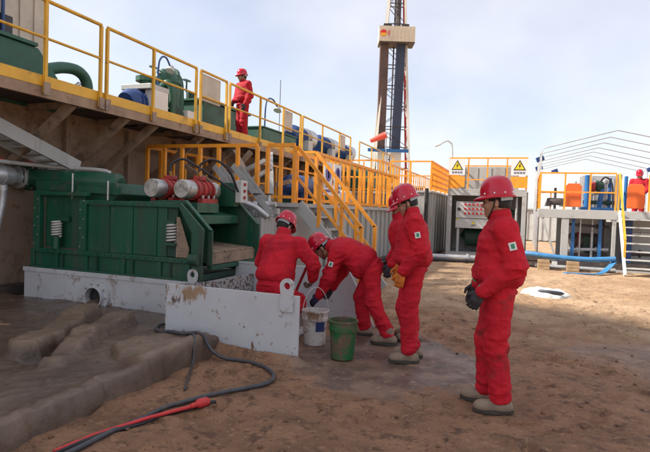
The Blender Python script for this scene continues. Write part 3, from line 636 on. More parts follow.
# ------------------------------------------------------------------ derrick
t = thing('drilling_derrick', (-14.4, 59.5, 0), 'tall pale lattice drilling derrick with beige wind wall and racked drill pipe', 'derrick')
c0 = V3(-14.35, 59.3, 0); ex = nrm((.937, .349, 0)); ey = V3(-ex[1], ex[0], 0)
def DP(a, b, z): return c0+ex*a+ey*b+V3(0, 0, z)
def wid(z): return 1.95-(z-6)*(1.95-.86)/19.5          # half width tapers upward
ZT = 34
for sx in (-1, 1):
    for sy in (-1, 1):
        MB().bar(DP(sx*wid(1), sy*wid(1)*.6, 1), DP(sx*wid(ZT), sy*wid(ZT)*.6, ZT), .22).build('mast_leg', 'derrick_white' if sx < 0 or sy < 0 else 'derrick_red', t)
z = 4.; k = 0
while z < ZT-2:
    z2 = z+2.3
    for sy in (-1, 1):
        MB().bar(DP(-wid(z), sy*wid(z)*.6, z), DP(wid(z), sy*wid(z)*.6, z), .09).build('girt', 'dark_steel', t)
        MB().bar(DP((-1)**k*wid(z), sy*wid(z)*.6, z), DP(-(-1)**k*wid(z2), sy*wid(z2)*.6, z2), .06).build('brace', 'dark_steel', t)
    for sx in (-1, 1):
        MB().bar(DP(sx*wid(z), -wid(z)*.6, z), DP(sx*wid(z), wid(z)*.6, z), .10).build('girt', 'derrick_white', t)
        MB().bar(DP(sx*wid(z), (-1)**k*wid(z)*.6, z), DP(sx*wid(z2), -(-1)**k*wid(z2)*.6, z2), .08).build('brace', 'derrick_white', t)
    z = z2; k += 1
ww = MB(); ww.obox(DP(-.03, -1.7, 20.95), (3.95, .08, 1.66), ex, ey, V3(0, 0, 1))
ww = ww.build('wind_wall', 'windwall_beige', t)
for sx in (-1, 1): MB().obox(DP(-.03+sx*1.94, -.9, 20.93), (.07, 1.5, 1.6), ex, ey, V3(0, 0, 1)).build('wind_wall_side', 'windwall_beige', ww)
for q in range(9): MB().obox(DP(-1.75+q*.43, -1.755, 20.95), (.03, .03, 1.62), ex, ey, V3(0, 0, 1)).build('wall_rib', 'windwall_beige', ww)
MB().obox(DP(0, -.7, 20.05), (3.9, 2.0, .12), ex, ey, V3(0, 0, 1)).build('monkey_board', 'dark_steel', t)
MB().obox(DP(-1.05, -1.0, 21.98), (.9, .8, .35), ex, ey, V3(0, 0, 1)).build('board_cabin', 'dark_steel', t)
MB().obox(DP(.9, -1.0, 21.98), (.8, .8, .35), ex, ey, V3(0, 0, 1)).build('board_cabin', 'dark_steel', t)
lg = MB().prism([(.36*math.cos(a), .36*math.sin(a)) for a in np.linspace(0, 2*math.pi, 25)[:-1]], DP(-1.53, -1.775, 21.0), ex, (0, 0, 1), ey, .03).build('emblem', 'logo_red', ww)
MB().prism([(.34*math.cos(a), .34*math.sin(a)) for a in np.linspace(math.pi, 2*math.pi, 13)], DP(-1.53, -1.80, 20.99), ex, (0, 0, 1), ey, .02).build('emblem_half', 'logo_yellow', ww)
m_ = MB(); m_.obox(DP(-.93, -1.775, 21.0), (.05, .02, .62), ex, ey, V3(0, 0, 1))
for zz_ in (20.85, 21.02, 21.2): m_.obox(DP(-.93, -1.778, zz_), (.24, .02, .05), ex, ey, V3(0, 0, 1))
m_.build('lettering', 'logo_red', ww)
for (a0, a1, m_, nme) in ((-1.72, -.78, 'pipe_brown', 'drill_pipe_stand'), (.12, 1.02, 'pipe_blue', 'drill_pipe_stand')):
    k = 0
    for a in np.arange(a0, a1, .14):
        for b in (-.9, -.55):
            lean = .05 if a < 0 else -.22
            MB().tube([DP(a+lean*1.0*(1 if a > 0 else -.4), b, 4.0), DP(a, b-.1, 20.0)], .075, 6).build(nme, m_, t)
MB().bar(DP(-.15, 0, 6), DP(-.15, 0, ZT), .14).build('travelling_line', 'dark_steel', t)
MB().bar(DP(.25, -.2, 20), DP(.25, -.2, ZT), .42).build('top_drive_rail', 'dark_steel', t)
MB().bar(DP(.0, .3, 20), DP(.0, .3, ZT), .06).build('travelling_line', 'dark_steel', t)
MB().obox(DP(0, 0, 2.5), (6.5, 6, 3.2), ex, ey, V3(0, 0, 1)).build('drill_floor', 'motor_blue', t)
MB().obox(DP(0, 0, 4.2), (6.8, 6.3, .2), ex, ey, V3(0, 0, 1)).build('floor_edge', 'derrick_white', t)
MB().obox(DP(-.7, -3.2, 8.0), (4.4, .1, .35), ex, ey, V3(0, 0, 1)).build('floor_banner', 'blue_paint', t)
for sx in (-1.2, .2): MB().obox(DP(sx, -2.2, 6.1), (1.2, .8, 3.6), ex, ey, V3(0, 0, 1)).build('driller_cabin', 'derrick_white', t)
# windsock
t = thing('windsock', (-7.4, 29.4, 0), 'small red windsock streaming from a thin pole near the derrick', 'windsock')
MB().cyl((-7.42, 29.42, 0), (-7.42, 29.42, 5.95), .03, 8).build('pole', 'galvanised', t)
MB().tube([(-7.45, 29.41, 5.80), (-7.75, 29.30, 5.66), (-8.25, 29.1, 5.42)], [.19, .17, .11], 14, cap=False).build('sock', 'windsock_red', t)
MB().tube([(-7.45+.0*math.cos(a), 29.41+.19*math.cos(a), 5.80+.19*math.sin(a)) for a in np.linspace(0, 6.283, 15)[:-1]], .012, 6, closed=True).build('hoop', 'galvanised', t)
# street lamp
t = thing('street_lamp', (-4.65, 36.8, 0), 'slim grey lamp post with a curved arm behind the tanks', 'lamp post')
MB().tube(smooth_path([(-4.62, 36.76, 0), (-4.62, 36.76, 3), (-4.66, 36.75, 5.8), (-4.85, 36.7, 6.3), (-5.1, 36.66, 6.36), (-5.45, 36.55, 6.15)], 5), .05, 8).build('pole', 'galvanised', t)
MB().obox((-5.6, 36.5, 6.06), (.45, .16, .1), nrm((-.9, -.2, -.35)), nrm((.2, -.9, 0)), nrm(np.cross(nrm((-.9, -.2, -.35)), nrm((.2, -.9, 0))))).build('lamp_head', 'pale_grey', t, bevel=.03)

# ------------------------------------------------------------------ bare tent frame on the right
t = thing('tent_frame', (3.2, 20, 0), 'bare steel tent frame of arched bows standing behind the blue pump platform', 'frame')
XL, XR, XC = .58, 5.75, 3.1
for k in range(7):
    yy = 21.8+k*1.75
    MB().tube([(XL, yy, 0), (XL, yy, 4.0), (XL+.1, yy, 4.1), (XC, yy, 4.72), (XR-.1, yy, 4.1), (XR, yy, 4.0), (XR, yy, 0)], .02, 8).build('bow', 'galvanised', t)
for xx, zz_ in ((XL, 4.0), (XR, 4.0), (XL, 2.2)):
    MB().cyl((xx, 21.8, zz_), (xx, 21.8+6*1.75, zz_), .022, 8).build('purlin', 'galvanised', t)
for (xx, yy, zz_) in ((XL, 24, 3.9), (XL+.05, 27.3, 3.8), (XL+.9, 30.5, 3.9), (XR-.2, 28.8, 3.9)):
    MB().obox((xx, yy, zz_), (.32, .1, .2), nrm((1, .2, .4)), nrm((-.2, 1, 0)), nrm(np.cross(nrm((1, .2, .4)), nrm((-.2, 1, 0))))).build('flood_light', 'motor_blue', t, bevel=.02)
# ------------------------------------------------------------------ shale shaker on its white skid
G = 'green_paint'
t = thing('shale_shaker', (-5.3, 6.5, 0), 'dark green shale shaker on a mud stained white skid under the yellow walkway', 'shaker')
YF, YB = 5.85, 7.45
# skid: a hollow tub with a drain flange
sk = MB().box(-6.85, -3.87, YF-.09, YB, 0.0, .50).build('skid', 'white_skid_front', t, bevel=.01)
MB().box(-6.86, -3.86, YF-.102, YF-.09, .455, .515).build('skid_lip', 'white_skid', sk)
fl = MB().lathe([(.135, .0), (.215, .0), (.215, -.05), (.15, -.05), (.15, -.10), (.135, -.10), (.135, .0)], (-5.46, YF-.095, .19), (0, 1, 0), 28, False).build('drain_flange', 'white_skid', sk)
MB().lathe([(0, 0), (.134, 0)], (-5.46, YF-.097, .19), (0, 1, 0), 28, False).build('drain_shade_disc', 'bore_shade', fl)  # flat disc; the shade inside the pipe is put into its near-black colour
MB().tube([(-5.46, YF-.25, .09), (-5.44, YF-.1, .10)], [.06, .075], 12).build('mud_tongue', 'wet_mud', fl)
for k in range(10):
    a = 2*math.pi*k/10; MB().cyl((-5.46+.185*math.cos(a), YF-.165, .19+.185*math.sin(a)), (-5.46+.185*math.cos(a), YF-.145, .19+.185*math.sin(a)), .014, 6).build('bolt', 'bare_steel', fl)
lugp = [(-.065, 0), (.065, 0), (.065, .14)]+[(.065*math.cos(a), .14+.065*math.sin(a)) for a in np.linspace(.2, math.pi-.2, 9)]+[(-.065, .14)]
def lug(x, y, z, par, m='white_bin', s=1.0):
    n = 20; O_ = []; I_ = []
    for k in range(n):
        a = 2*math.pi*k/n; c, s_ = math.cos(a), math.sin(a)
        oz = .075*s_ if s_ > 0 else max(-.16, .075*s_*2.2)
        O_.append((x+.075*c*s, z+.17*s+oz*s)); I_.append((x+.035*c*s, z+.17*s+.035*s_*s))
    V = [(a, y-.012, b) for a, b in O_]+[(a, y-.012, b) for a, b in I_]+[(a, y+.012, b) for a, b in O_]+[(a, y+.012, b) for a, b in I_]
    F = []
    for k in range(n):
        j = (k+1) % n
        F += [(k, j, n+j, n+k), (2*n+k, 3*n+k, 3*n+j, 2*n+j), (k, 2*n+k, 2*n+j, j), (n+k, n+j, 3*n+j, 3*n+k)]
    b = MB(); b.add(V, F); b.box(x-.075*s, x+.075*s, y-.0125, y+.0125, z, z+.06*s)
    return b.build('lifting_lug', m, par)
lug(-3.93, YF-.085, .44, sk, 'white_skid')
# base frame (fixed) front and back
for y0, nm in ((YF, 1), (YB-.08, 0)):
    MB().box(-6.8, -3.98, y0-.03, y0+.05, .735, .80).build('base_rail', G, t, bevel=.006)
    MB().box(-6.78, -4.0, y0, y0+.03, .515, .735).build('base_web', G, t)
    for x in (-6.76, -6.3, -5.75, -5.1, -4.5, -4.05): MB().box(x-.03, x+.03, y0-.028, y0-.001, .517, .734).build('stiffener', G, t)
MB().box(-6.79, -3.99, YF-.06, YF-.031, .515, .54).build('base_flange', G, t)
# side frame (front) with posts and panels
for x, z1 in ((-6.70, 1.57), (-5.83, 1.52)): MB().box(x-.06, x+.06, YF-.03, YF+.06, .80, z1).build('side_post', G, t, bevel=.006)
MB().box(-6.76, -5.77, YF-.032, YF+.062, 1.575, 1.63).build('side_beam', G, t, bevel=.006)
MB().box(-5.775, -4.22, YF-.025, YF+.055, 1.46, 1.525).build('side_beam', G, t, bevel=.006)
for a, b in ((-5.765, -5.40), (-5.385, -5.0), (-4.985, -4.6), (-4.585, -4.42)):
    MB().box(a, b, YF+.02, YF+.035, .805, 1.455).build('side_panel', G, t)
for x in (-5.39, -4.99, -4.59): MB().box(x-.012, x+.012, YF+.004, YF+.04, .805, 1.455).build('panel_rib', G, t)
MB().box(-6.64, -5.9, YF+.09, YF+.10, .81, 1.57).build('side_panel', G, t)
MB().box(-6.5, -6.15, YF+.04, YF+.085, 1.20, 1.27).build('spring_seat', G, t)
def spring(x, y, z0, z1, r=.062, turns=6):
    pts = [(x+r*math.cos(a), y+r*math.sin(a), z0+(z1-z0)*a/(2*math.pi*turns)) for a in np.linspace(0, 2*math.pi*turns, turns*14)]
    MB().tube(pts, .014, 7).build('coil_spring', 'spring_white', t)
spring(-6.33, YF-.0, .98, 1.2); MB().cyl((-6.33, YF, .80), (-6.33, YF, .98), .055, 14).build('spring_post', G, t)
spring(-4.33, YF-.0, 1.0, 1.24); MB().box(-4.42, -4.24, YF-.05, YF+.05, .96, 1.0).build('spring_seat', G, t)
MB().box(-4.40, -4.26, YF-.04, YF+.04, 1.24, 1.29).build('spring_seat', G, t)
MB().prism([(-4.25, 1.34), (-4.21, 1.34), (-4.05, .92), (-4.07, .81), (-4.25, .81)], (0, YF-.005, 0), (1, 0, 0), (0, 0, 1), (0, 1, 0), .014).build('wear_plate', 'screen_tan', t)
for q in range(9): MB().cyl((-4.225, YF-.02, .86+q*.05), (-4.225, YF-.012, .86+q*.05), .009, 6).build('bolt', 'bare_steel', t)
MB().prism([(-4.41, .81), (-4.26, .81), (-4.26, 1.455), (-4.41, 1.455)], (0, YF+.03, 0), (1, 0, 0), (0, 0, 1), (0, 1, 0), .012).build('side_panel', 'dark_green', t)
# vibrating basket: two cheeks sloping to the discharge end
for y0 in (YF+.13, YB-.17):
    dz = .0 if y0 < 6.5 else .06
    MB().prism([(-6.0, .95), (-3.82, .74), (-3.81, 1.18+dz), (-4.20, 1.56+dz), (-4.6, 1.56+dz), (-6.0, 1.40)], (0, y0, 0), (1, 0, 0), (0, 0, 1), (0, 1, 0), .02).build('basket_cheek', G, t)
    b = MB(); b.bar((-4.20, y0-.02, 1.56+dz), (-3.80, y0-.02, 1.18+dz), .07, .02); b.bar((-3.805, y0-.02, 1.18+dz), (-3.805, y0-.02, .72), .07, .02); b.build('cheek_flange', G, t)
# near fixed cheek carried by the frame
MB().prism([(-4.24, 1.525), (-4.18, 1.525), (-3.82, 1.19), (-3.84, .70), (-4.0, .70), (-4.0, 1.15)], (0, YF-.02, 0), (1, 0, 0), (0, 0, 1), (0, 1, 0), .03).build('end_cheek', G, t)
MB().bar((-3.90, YF-.02, .53), (-3.90, YF-.02, .72), .12, .08).build('end_foot', G, t)
MB().tube([(-4.0, YF-.06, .80), (-3.86, YF-.06, .80)], .075, 12).build('end_knuckle', G, t)
ya, yb = YF+.15, YB-.19
MB().box(-4.20, -4.12, ya, yb, 1.24, 1.36).build('cross_beam', G, t, bevel=.01)
MB().prism([(-4.85, 1.52), (-4.16, 1.365), (-4.16, 1.34), (-4.85, 1.50)], (0, (ya+yb)/2, 0), (1, 0, 0), (0, 0, 1), (0, 1, 0), yb-ya).build('motor_deck', G, t)
MB().box(-4.9, -4.88, ya, yb, .9, 1.5).build('back_plate', 'dark_green', t)
n_ = 3
for k in range(n_):
    y0 = ya+(yb-ya)*k/n_; MB().prism([(-5.9, 1.02), (-3.86, .87), (-3.86, .89), (-5.9, 1.04)], (0, y0+(yb-ya)/n_/2, 0), (1, 0, 0), (0, 0, 1), (0, 1, 0), (yb-ya)/n_-.03).build('screen_panel', 'screen_tan', t)
MB().box(-3.88, -3.84, ya, yb, .72, .865).build('discharge_lip', 'screen_tan', t)
MB().box(-3.87, -3.80, ya, yb, .655, .71).build('end_beam', G, t)
MB().box(-3.92, -3.86, YF+.0, YB, .52, .60).build('end_beam', 'dark_green', t)
# vibrator motors, axes across the basket
for (mx, my) in ((-4.85, 6.08), (-4.41, 6.16)):
    mo = MB().lathe([(0, .16), (.12, .16), (.135, .2), (.135, .62), (.12, .66), (0, .66)], (mx, my, 1.72), (0, 1, 0), 24).build('vibrator_motor', 'red_paint', t)
    for h0, h1 in ((-.02, .2), (.62, .80)):
        MB().lathe([(0, h0), (.120, h0), (.132, h0+.015), (.132, h1-.01), (.128, h1), (0, h1)], (mx, my, 1.72), (0, 1, 0), 28).build('end_cap', 'bare_steel', mo)
    for h in (.23, .36, .48, .60): MB().lathe([(.12, -.018), (.150, -.018), (.150, .018), (.12, .018)], (mx, my+h, 1.72), (0, 1, 0), 20, False).build('motor_rib', 'red_paint', mo)
    for s_ in (-1, 1):
        MB().box(mx+s_*.15-.04, mx+s_*.15+.04, my+.22, my+.62, 1.53, 1.60).build('motor_foot', 'red_paint', mo)
        for h in (.28, .42, .56): MB().cyl((mx+s_*.155, my+h, 1.60), (mx+s_*.155, my+h, 1.645), .02, 6).build('bolt', 'bare_steel', mo)
    MB().box(mx-.06, mx+.06, my+.34, my+.50, 1.86, 1.92).build('terminal_box', 'red_paint', mo, bevel=.01)
    MB().cyl((mx, my+.42, 1.92), (mx, my+.40, 1.985), .022, 8).build('cable_gland', 'brass', mo)
    MB().tube(smooth_path([(mx, my+.40, 1.98), (mx+.02, my+.42, 2.10), (mx+.16, my+.5, 2.17), (mx+.36, my+.6, 2.05), (-4.02+(mx+4.8)*.1, 6.95, 1.72)], 6), .018, 8).build('cable', 'black_rubber', mo)
MB().prism([(-5.35, 1.40), (-4.2, 1.40), (-4.2, 1.535), (-5.35, 1.535)], (0, 6.5, 0), (1, 0, 0), (0, 0, 1), (0, 1, 0), .55).build('motor_bridge', G, t)
for x in (-4.42, -4.30): MB().box(x-.025, x+.025, 6.2, 6.24, 1.30, 1.54).build('bridge_leg', 'dark_green', t)
MB().prism([(-4.55, 1.5), (-4.12, 1.5), (-4.10, 1.66), (-4.16, 1.86), (-4.36, 1.86), (-4.42, 1.66)], (0, 7.15, 0), (1, 0, 0), (0, 0, 1), (0, 1, 0), .14).build('tail_bracket', G, t)
cbx = MB().box(-4.09, -3.99, 7.05, 7.25, 1.56, 1.90).build('switch_box', 'pale_grey', t, bevel=.01)
for q in range(3): MB().cyl((-3.99, 7.15, 1.64+q*.1), (-3.97, 7.15, 1.64+q*.1), .025, 10).build('switch_knob', 'red_paint', cbx)
# feed header (possum belly) with pipe
hb = MB().prism([(-7.05, 1.55), (-5.55, 1.50), (-5.45, 1.62), (-5.5, 1.78), (-7.05, 1.80)], (0, 6.7, 0), (1, 0, 0), (0, 0, 1), (0, 1, 0), 1.2).build('feed_hopper', G, t, bevel=.015)
MB().tube([(-7.42, 6.35, 1.83), (-7.36, 6.35, 1.84), (-5.68, 6.35, 1.78), (-5.62, 6.35, 1.77)], [.13, .155, .155, .10], 20).build('feed_pipe', G, t)
for x in (-7.43, -7.37): MB().lathe([(0, -.025), (.20, -.025), (.20, .025), (0, .025)], (x-.02, 6.35, 1.84), (1, 0, 0), 22, False).build('pipe_flange', 'dark_green' if x > -7.4 else G, t)
for k in range(10):
    a = 2*math.pi*k/10; MB().cyl((-7.50, 6.35+.17*math.cos(a), 1.84+.17*math.sin(a)), (-7.33, 6.35+.17*math.cos(a), 1.84+.17*math.sin(a)), .013, 6).build('bolt', 'bare_steel', t)
for x in (-6.15, -5.5): MB().cyl((x, 5.95, 1.53), (x, 5.95, 1.90 if x < -6 else 1.80), .012, 8).build('hopper_rod', 'galvanised', t)
MB().bar((-6.75, 6.02, 1.70), (-5.35, 6.02, 1.66), .03, .10).build('hopper_flange', G, t)

# grey feed line on the left with clamps
t = thing('feed_line', (-8, 6.35, 0), 'grey flanged steel pipe with clamp couplings feeding the green shaker', 'pipe')
MB().tube([(-7.05, 3.9, 1.90), (-7.44, 5.9, 1.85), (-7.50, 6.25, 1.84)], .12, 18).build('pipe', 'galvanised', t)
for f_ in (.42, .55, .80, .97): MB().lathe([(0, -.03), (.175, -.03), (.175, .03), (0, .03)], V3(-7.05, 3.9, 1.90)+V3(-.45, 2.35, -.06)*f_, (-.19, 1, 0), 20, False).build('flange', 'galvanised', t)
MB().tube([(-7.38, 5.62, 1.86), (-7.385, 5.66, 1.86), (-7.44, 5.95, 1.85), (-7.445, 5.99, 1.85)], [.12, .16, .16, .12], 18).build('valve_body', 'galvanised', t)
MB().tube([(-7.40, 5.8, 1.84), (-7.38, 5.82, 1.62)], .07, 12).build('branch', 'galvanised', t)
for yy in (5.52, 6.08):
    MB().tube(smooth_path([(-7.26, yy, 1.92), (-7.34, yy, 2.05), (-7.38, yy+.06, 2.08)], 5), .016, 7).build('clamp', 'dark_steel', t)
    MB().cyl((-7.36, yy+.04, 2.07), (-7.30, yy+.24, 2.09), .02, 8).build('clamp_handle', 'red_tape', t)
t = thing('thin_pipe', (-7.5, 6.5, 0), 'thin pale grey pipe laid along the top of the green feed hopper', 'pipe')
MB().tube(smooth_path([(-7.0, 4.2, 2.08), (-7.2, 5.5, 2.05), (-7.2, 6.3, 2.04), (-6.8, 6.54, 2.02), (-6.3, 6.56, 2.0), (-6.05, 6.56, 1.97)], 4)+[(-6.03, 6.56, 1.79)], .032, 10).build('pipe', 'pale_grey', t)
t = thing('drop_hose', (-8.0, 6.2, 0), 'grey hose hanging down from the feed line beside the shaker', 'hose')
MB().tube(smooth_path([(-7.38, 5.82, 1.64), (-7.38, 5.80, 1.40), (-7.30, 5.62, .95), (-7.20, 5.38, .5), (-7.15, 5.1, .06)], 8), .06, 12).build('hose', 'galvanised', t)

# ------------------------------------------------------------------ white cuttings bin
t = thing('cuttings_bin', (-2.9, 5.6, 0), 'low open white steel cuttings bin with mud spattered panels', 'bin')
MB().box(-3.54, -1.99, 4.715, 4.735, -.03, .66).build('front_panel', 'white_bin_front', t, bevel=.003)
lug(-2.12, 4.705, .58, t); MB().box(-2.19, -2.05, 4.690, 4.712, .50, .60).build('lug_pad', 'white_bin', t)
MB().prism([(-3.85, -.02), (-1.76, -.02), (-2.02, .50), (-2.12, .68), (-3.85, .68)], (0, 6.72, 0), (1, 0, 0), (0, 0, 1), (0, 1, 0), .02).build('back_panel', 'white_bin', t)
MB().prism([(4.74, -.02), (6.70, -.02), (6.70, .56), (5.75, .56), (4.74, .64)], (-3.56, 0, 0), (0, 1, 0), (0, 0, 1), (1, 0, 0), .02).build('end_panel', 'spatter_bin', t)
MB().box(-3.548, -2.4, 4.74, 6.70, .004, .02).build('floor', 'spatter_bin', t)
MB().bar((-3.82, 6.735, .70), (-2.12, 6.735, .70), .04, .03).build('rim', 'white_bin', t)
xs_, ys_ = np.arange(-3.53, -2.3, .03), np.arange(4.76, 6.70, .03); XX_, YY_ = np.meshgrid(xs_, ys_, indexing='ij')
mz = .02+.26*np.exp(-((XX_+3.5)/.55)**2)*(.5+fbm(XX_*2, YY_*2, 3, 81))+(fbm(XX_*6, YY_*6, 3, 83)-.5)*.06-.1*sstep(-2.6, -2.3, XX_)
cm = grid_obj('drill_cuttings', xs_, ys_, mz, 'wet_mud'); tag(cm, 'brown wet drill cuttings heaped on the bin floor', 'cuttings', kind='stuff')

# ------------------------------------------------------------------ buckets
def bucket(name, x, y, z, r0, r1, h, m, label, handle=True, lab=False, inner='wet_mud', fill=.75):
    t = thing(name, (x, y, z), label, 'bucket')
    MB().lathe([(0, 0), (r0, 0), (r0+(r1-r0)*.72, h*.72), (r0+(r1-r0)*.72+.012, h*.725), (r0+(r1-r0)*.8+.012, h*.80), (r0+(r1-r0)*.8+.006, h*.81), (r1, h*.95), (r1+.012, h*.955), (r1+.012, h), (r1-.006, h), (r0+(r1-r0)*.5-.006, h*.5), (0, h*.45)], (x, y, z), (0, 0, 1), 32).build('shell', m, t)
    MB().lathe([(0, h*fill), (r0+(r1-r0)*fill-.004, h*fill)], (x, y, z), (0, 0, 1), 24).build('contents', inner, t)
    if handle:
        c = V3(x, y, z+h*.88); MB().tube([c+V3(.0+r1*1.03*math.cos(a)*.8, r1*1.03*math.cos(a)*.6, abs(math.sin(a))*handle) for a in np.linspace(0, math.pi, 17)], .005, 6).build('handle', 'galvanised', t)
    if lab:
        n = 7; V = []; a0, a1 = lab
        for zf in (.42, .70):
            rr = r0+(r1-r0)*zf+.003
            for k in range(n): a = a0+(a1-a0)*k/(n-1); V.append((x+rr*math.cos(a), y+rr*math.sin(a), z+h*zf))
        MB().add(V, [(k, k+1, n+k+1, n+k) for k in range(n-1)], True).build('paper_label', 'bucket_label', t)
    return t
bucket('green_bucket', -1.67, 5.13, 0, .118, .142, .39, 'bucket_green', 'green plastic bucket with a mud crusted rim standing on the wet ground', handle=False)
bucket('white_bucket', -2.13, 5.52, 0, .12, .145, .38, 'bucket_white', 'mud streaked white bucket with a dark blue label beside the bin', handle=.30, lab=(-1.15, -.35))

# ------------------------------------------------------------------ hoses and tools in the foreground
t = thing('grey_hose', (-2.6, 3.5, 0), 'long dusty grey hose curling from the white skid across the brown soil', 'hose')
MB().tube(lay([(-3.72, 5.62, .12), (-3.80, 5.4, .02), (-3.86, 5.05, 0), (-3.66, 4.72, 0), (-3.35, 4.5, 0), (-3.0, 4.46, 0), (-2.7, 4.44, 0), (-2.4, 4.44, 0), (-2.1, 4.33, 0), (-1.97, 4.12, 0), (-2.05, 3.88, 0), (-2.24, 3.64, 0), (-2.38, 3.3, 0), (-2.43, 2.95, 0), (-2.46, 2.45, 0), (-2.54, 1.8, 0), (-2.6, 1.0, 0)], .018), .018, 10).build('hose', 'grey_hose', t)
t = thing('black_hose', (-2.6, 3.2, 0), 'thin black hose lying beside the grey hose and the red bar', 'hose')
MB().tube(lay([(-2.15, 3.50, 0), (-2.30, 3.2, 0), (-2.40, 2.85, 0), (-2.52, 2.45, 0), (-2.62, 1.8, 0), (-2.7, 1.0, 0)], .014), .014, 8).build('hose', 'black_rubber', t)
t = thing('loop_cable', (-3.3, 4.8, 0), 'thin pale hose drooping over the edge of the mud pad', 'hose')
MB().tube(lay([(-3.70, 4.9, 0), (-3.30, 4.62, 0), (-3.0, 4.42, 0), (-2.86, 4.25, .0), (-2.76, 4.05, .0), (-2.62, 3.8, 0), (-2.50, 3.6, 0)], .011), .011, 8).build('hose', 'grey_hose', t)
t = thing('red_bar', (-2.3, 3, 0), 'red painted steel bar with a worn flared end lying on the soil', 'bar')
MB().tube([(-2.545, 2.36, .025), (-2.50, 2.62, .028), (-2.36, 2.98, .033), (-2.20, 3.30, .036)], [.009, .011, .013, .014], 10).build('shaft', 'red_tape', t)
MB().tube([(-2.20, 3.30, .04), (-2.185, 3.325, .045), (-2.16, 3.38, .045), (-2.15, 3.40, .04)], [.016, .034, .034, .026], 12).build('head', 'red_tape', t)
MB().tube([(-2.215, 3.27, .037), (-2.185, 3.335, .042)], .019, 12).build('collar', 'red_tape', t)

# ------------------------------------------------------------------ control cabin
t = thing('control_cabin', (-1.15, 18.4, 0), 'open fronted grey control cabin with red button panel and two yellow warning signs', 'cabin')
x0, x1, y0, y1, zt = -2.42, .10, 18.4, 21.5, 2.30
MB().box(x0, x1, y0-.02, y1, 0.02, .20).build('base', 'grey_frame', t, bevel=.01)
for x in (x0, x1-.14): MB().box(x, x+.14, y0, y0+.14, .205, zt-.185).build('corner_post', 'grey_frame', t, bevel=.008)
MB().box(x0, x1, y0, y0+.14, zt-.18, zt).build('header', 'grey_frame', t, bevel=.008)
MB().box(x0, x0+.03, y0+.145, y1, .205, zt).build('side_wall', 'grey_paint', t)
MB().box(x1-.03, x1, y0+.145, y1, .205, zt).build('side_wall', 'grey_paint', t)
MB().box(x0+.035, x1-.035, y0+1.6, y0+1.65, .205, zt-.01).build('back_wall', 'grey_paint', t)
MB().box(x0, x1, y0, y1, zt+.004, zt+.05).build('roof_deck', 'grey_frame', t)
for k in range(6): MB().box(x1+.001, x1+.04, y0+.3+k*.5, y0+.36+k*.5, .21, zt-.02).build('wall_rib', 'grey_paint', t)
pn = MB().box(-2.14, -1.05, y0+.10, y0+.50, 1.36, 1.92).build('button_panel', 'pale_grey', t, bevel=.008)
for r_ in range(3):
    for c in range(6):
        MB().cyl((-1.83+c*.13, y0+.10, 1.82-r_*.15), (-1.83+c*.13, y0+.055, 1.82-r_*.15), .038, 12).build('push_button', 'button_red', pn)
MB().cyl((-2.03, y0+.10, 1.66), (-2.03, y0+.06, 1.66), .055, 14).build('rotary_switch', 'black_plastic', pn)
MB().box(-1.9, -1.5, y0+.093, y0+.099, 1.885, 1.905).build('name_strip', 'sign_text', pn)
pb = MB().box(-2.14, -1.05, y0+.12, y0+.50, 1.02, 1.345).build('lower_panel', 'pale_grey', t, bevel=.008)
MB().prism([(-.06, 0), (.06, 0), (0, .10)], (-1.55, y0+.112, 1.16), (1, 0, 0), (0, 0, 1), (0, 1, 0), .01).build('warning_mark', 'sign_yellow', pb)
MB().box(-1.62, -1.48, y0+.113, y0+.117, 1.10, 1.14).build('warning_text', 'sign_text', pb)
MB().cyl((-2.08, y0+.115, 1.31), (-2.08, y0+.09, 1.31), .03, 10).build('panel_lock', 'sign_yellow', pb)
for x in (-2.05, -1.2): MB().box(x-.04, x+.04, y0+.16, y0+.24, .205, 1.01).build('panel_leg', 'grey_frame', t)
MB().tube([(-1.9, y0+.9, .62), (-1.85, y0+.9, .7), (-1.0, y0+.9, .7), (-.95, y0+.9, .62)], [.2, .33, .33, .2], 20).build('drive_unit', 'dark_green', t)
MB().tube([(-.75, y0+.8, .3), (-.75, y0+.8, 1.9)], .14, 14).build('stand_pipe', 'dark_green', t)
MB().lathe([(0, -.04), (.24, -.04), (.24, .04), (0, .04)], (-.75, y0+.8, 1.3), (0, 0, 1), 16, False).build('pipe_flange', 'dark_green', t)
for z_ in (.75, 1.6): MB().tube([(-.75, y0+.8, z_), (-.25, y0+.8, z_)], .09, 12).build('branch_pipe', 'dark_green', t)
MB().cyl((x1-.30, y0+.2, .2), (x1-.30, y0+.2, 2.1), .04, 10).build('conduit', 'galvanised', t)
zd = zt+.05
railing(t, (x0+.03, y0+.03), (x1-.03, y0+.03), zd, zd+1.03, O, n=4, mids=(.30,), post_w=.045)
for xx in (x0+.03, x1-.03): railing(t, (xx, y0+.05), (xx, y1-.05), zd, zd+1.03, O, n=3, mids=(.33, .66), dense=.24, post_w=.045)
railing(t, (x0+.03, y1-.05), (x1-.03, y1-.05), zd, zd+1.03, O, n=4, mids=(.5,), post_w=.045)
MB().box(x0+.3, x1-.3, y0+.9, y1-.8, zd, zd+.82).build('roof_unit', 'grey_paint', t, bevel=.02)
for k in range(4): MB().box(x0+.4+k*.45, x0+.44+k*.45, y0+.88, y0+.899, zd+.05, zd+.78).build('unit_rib', 'grey_paint', t)
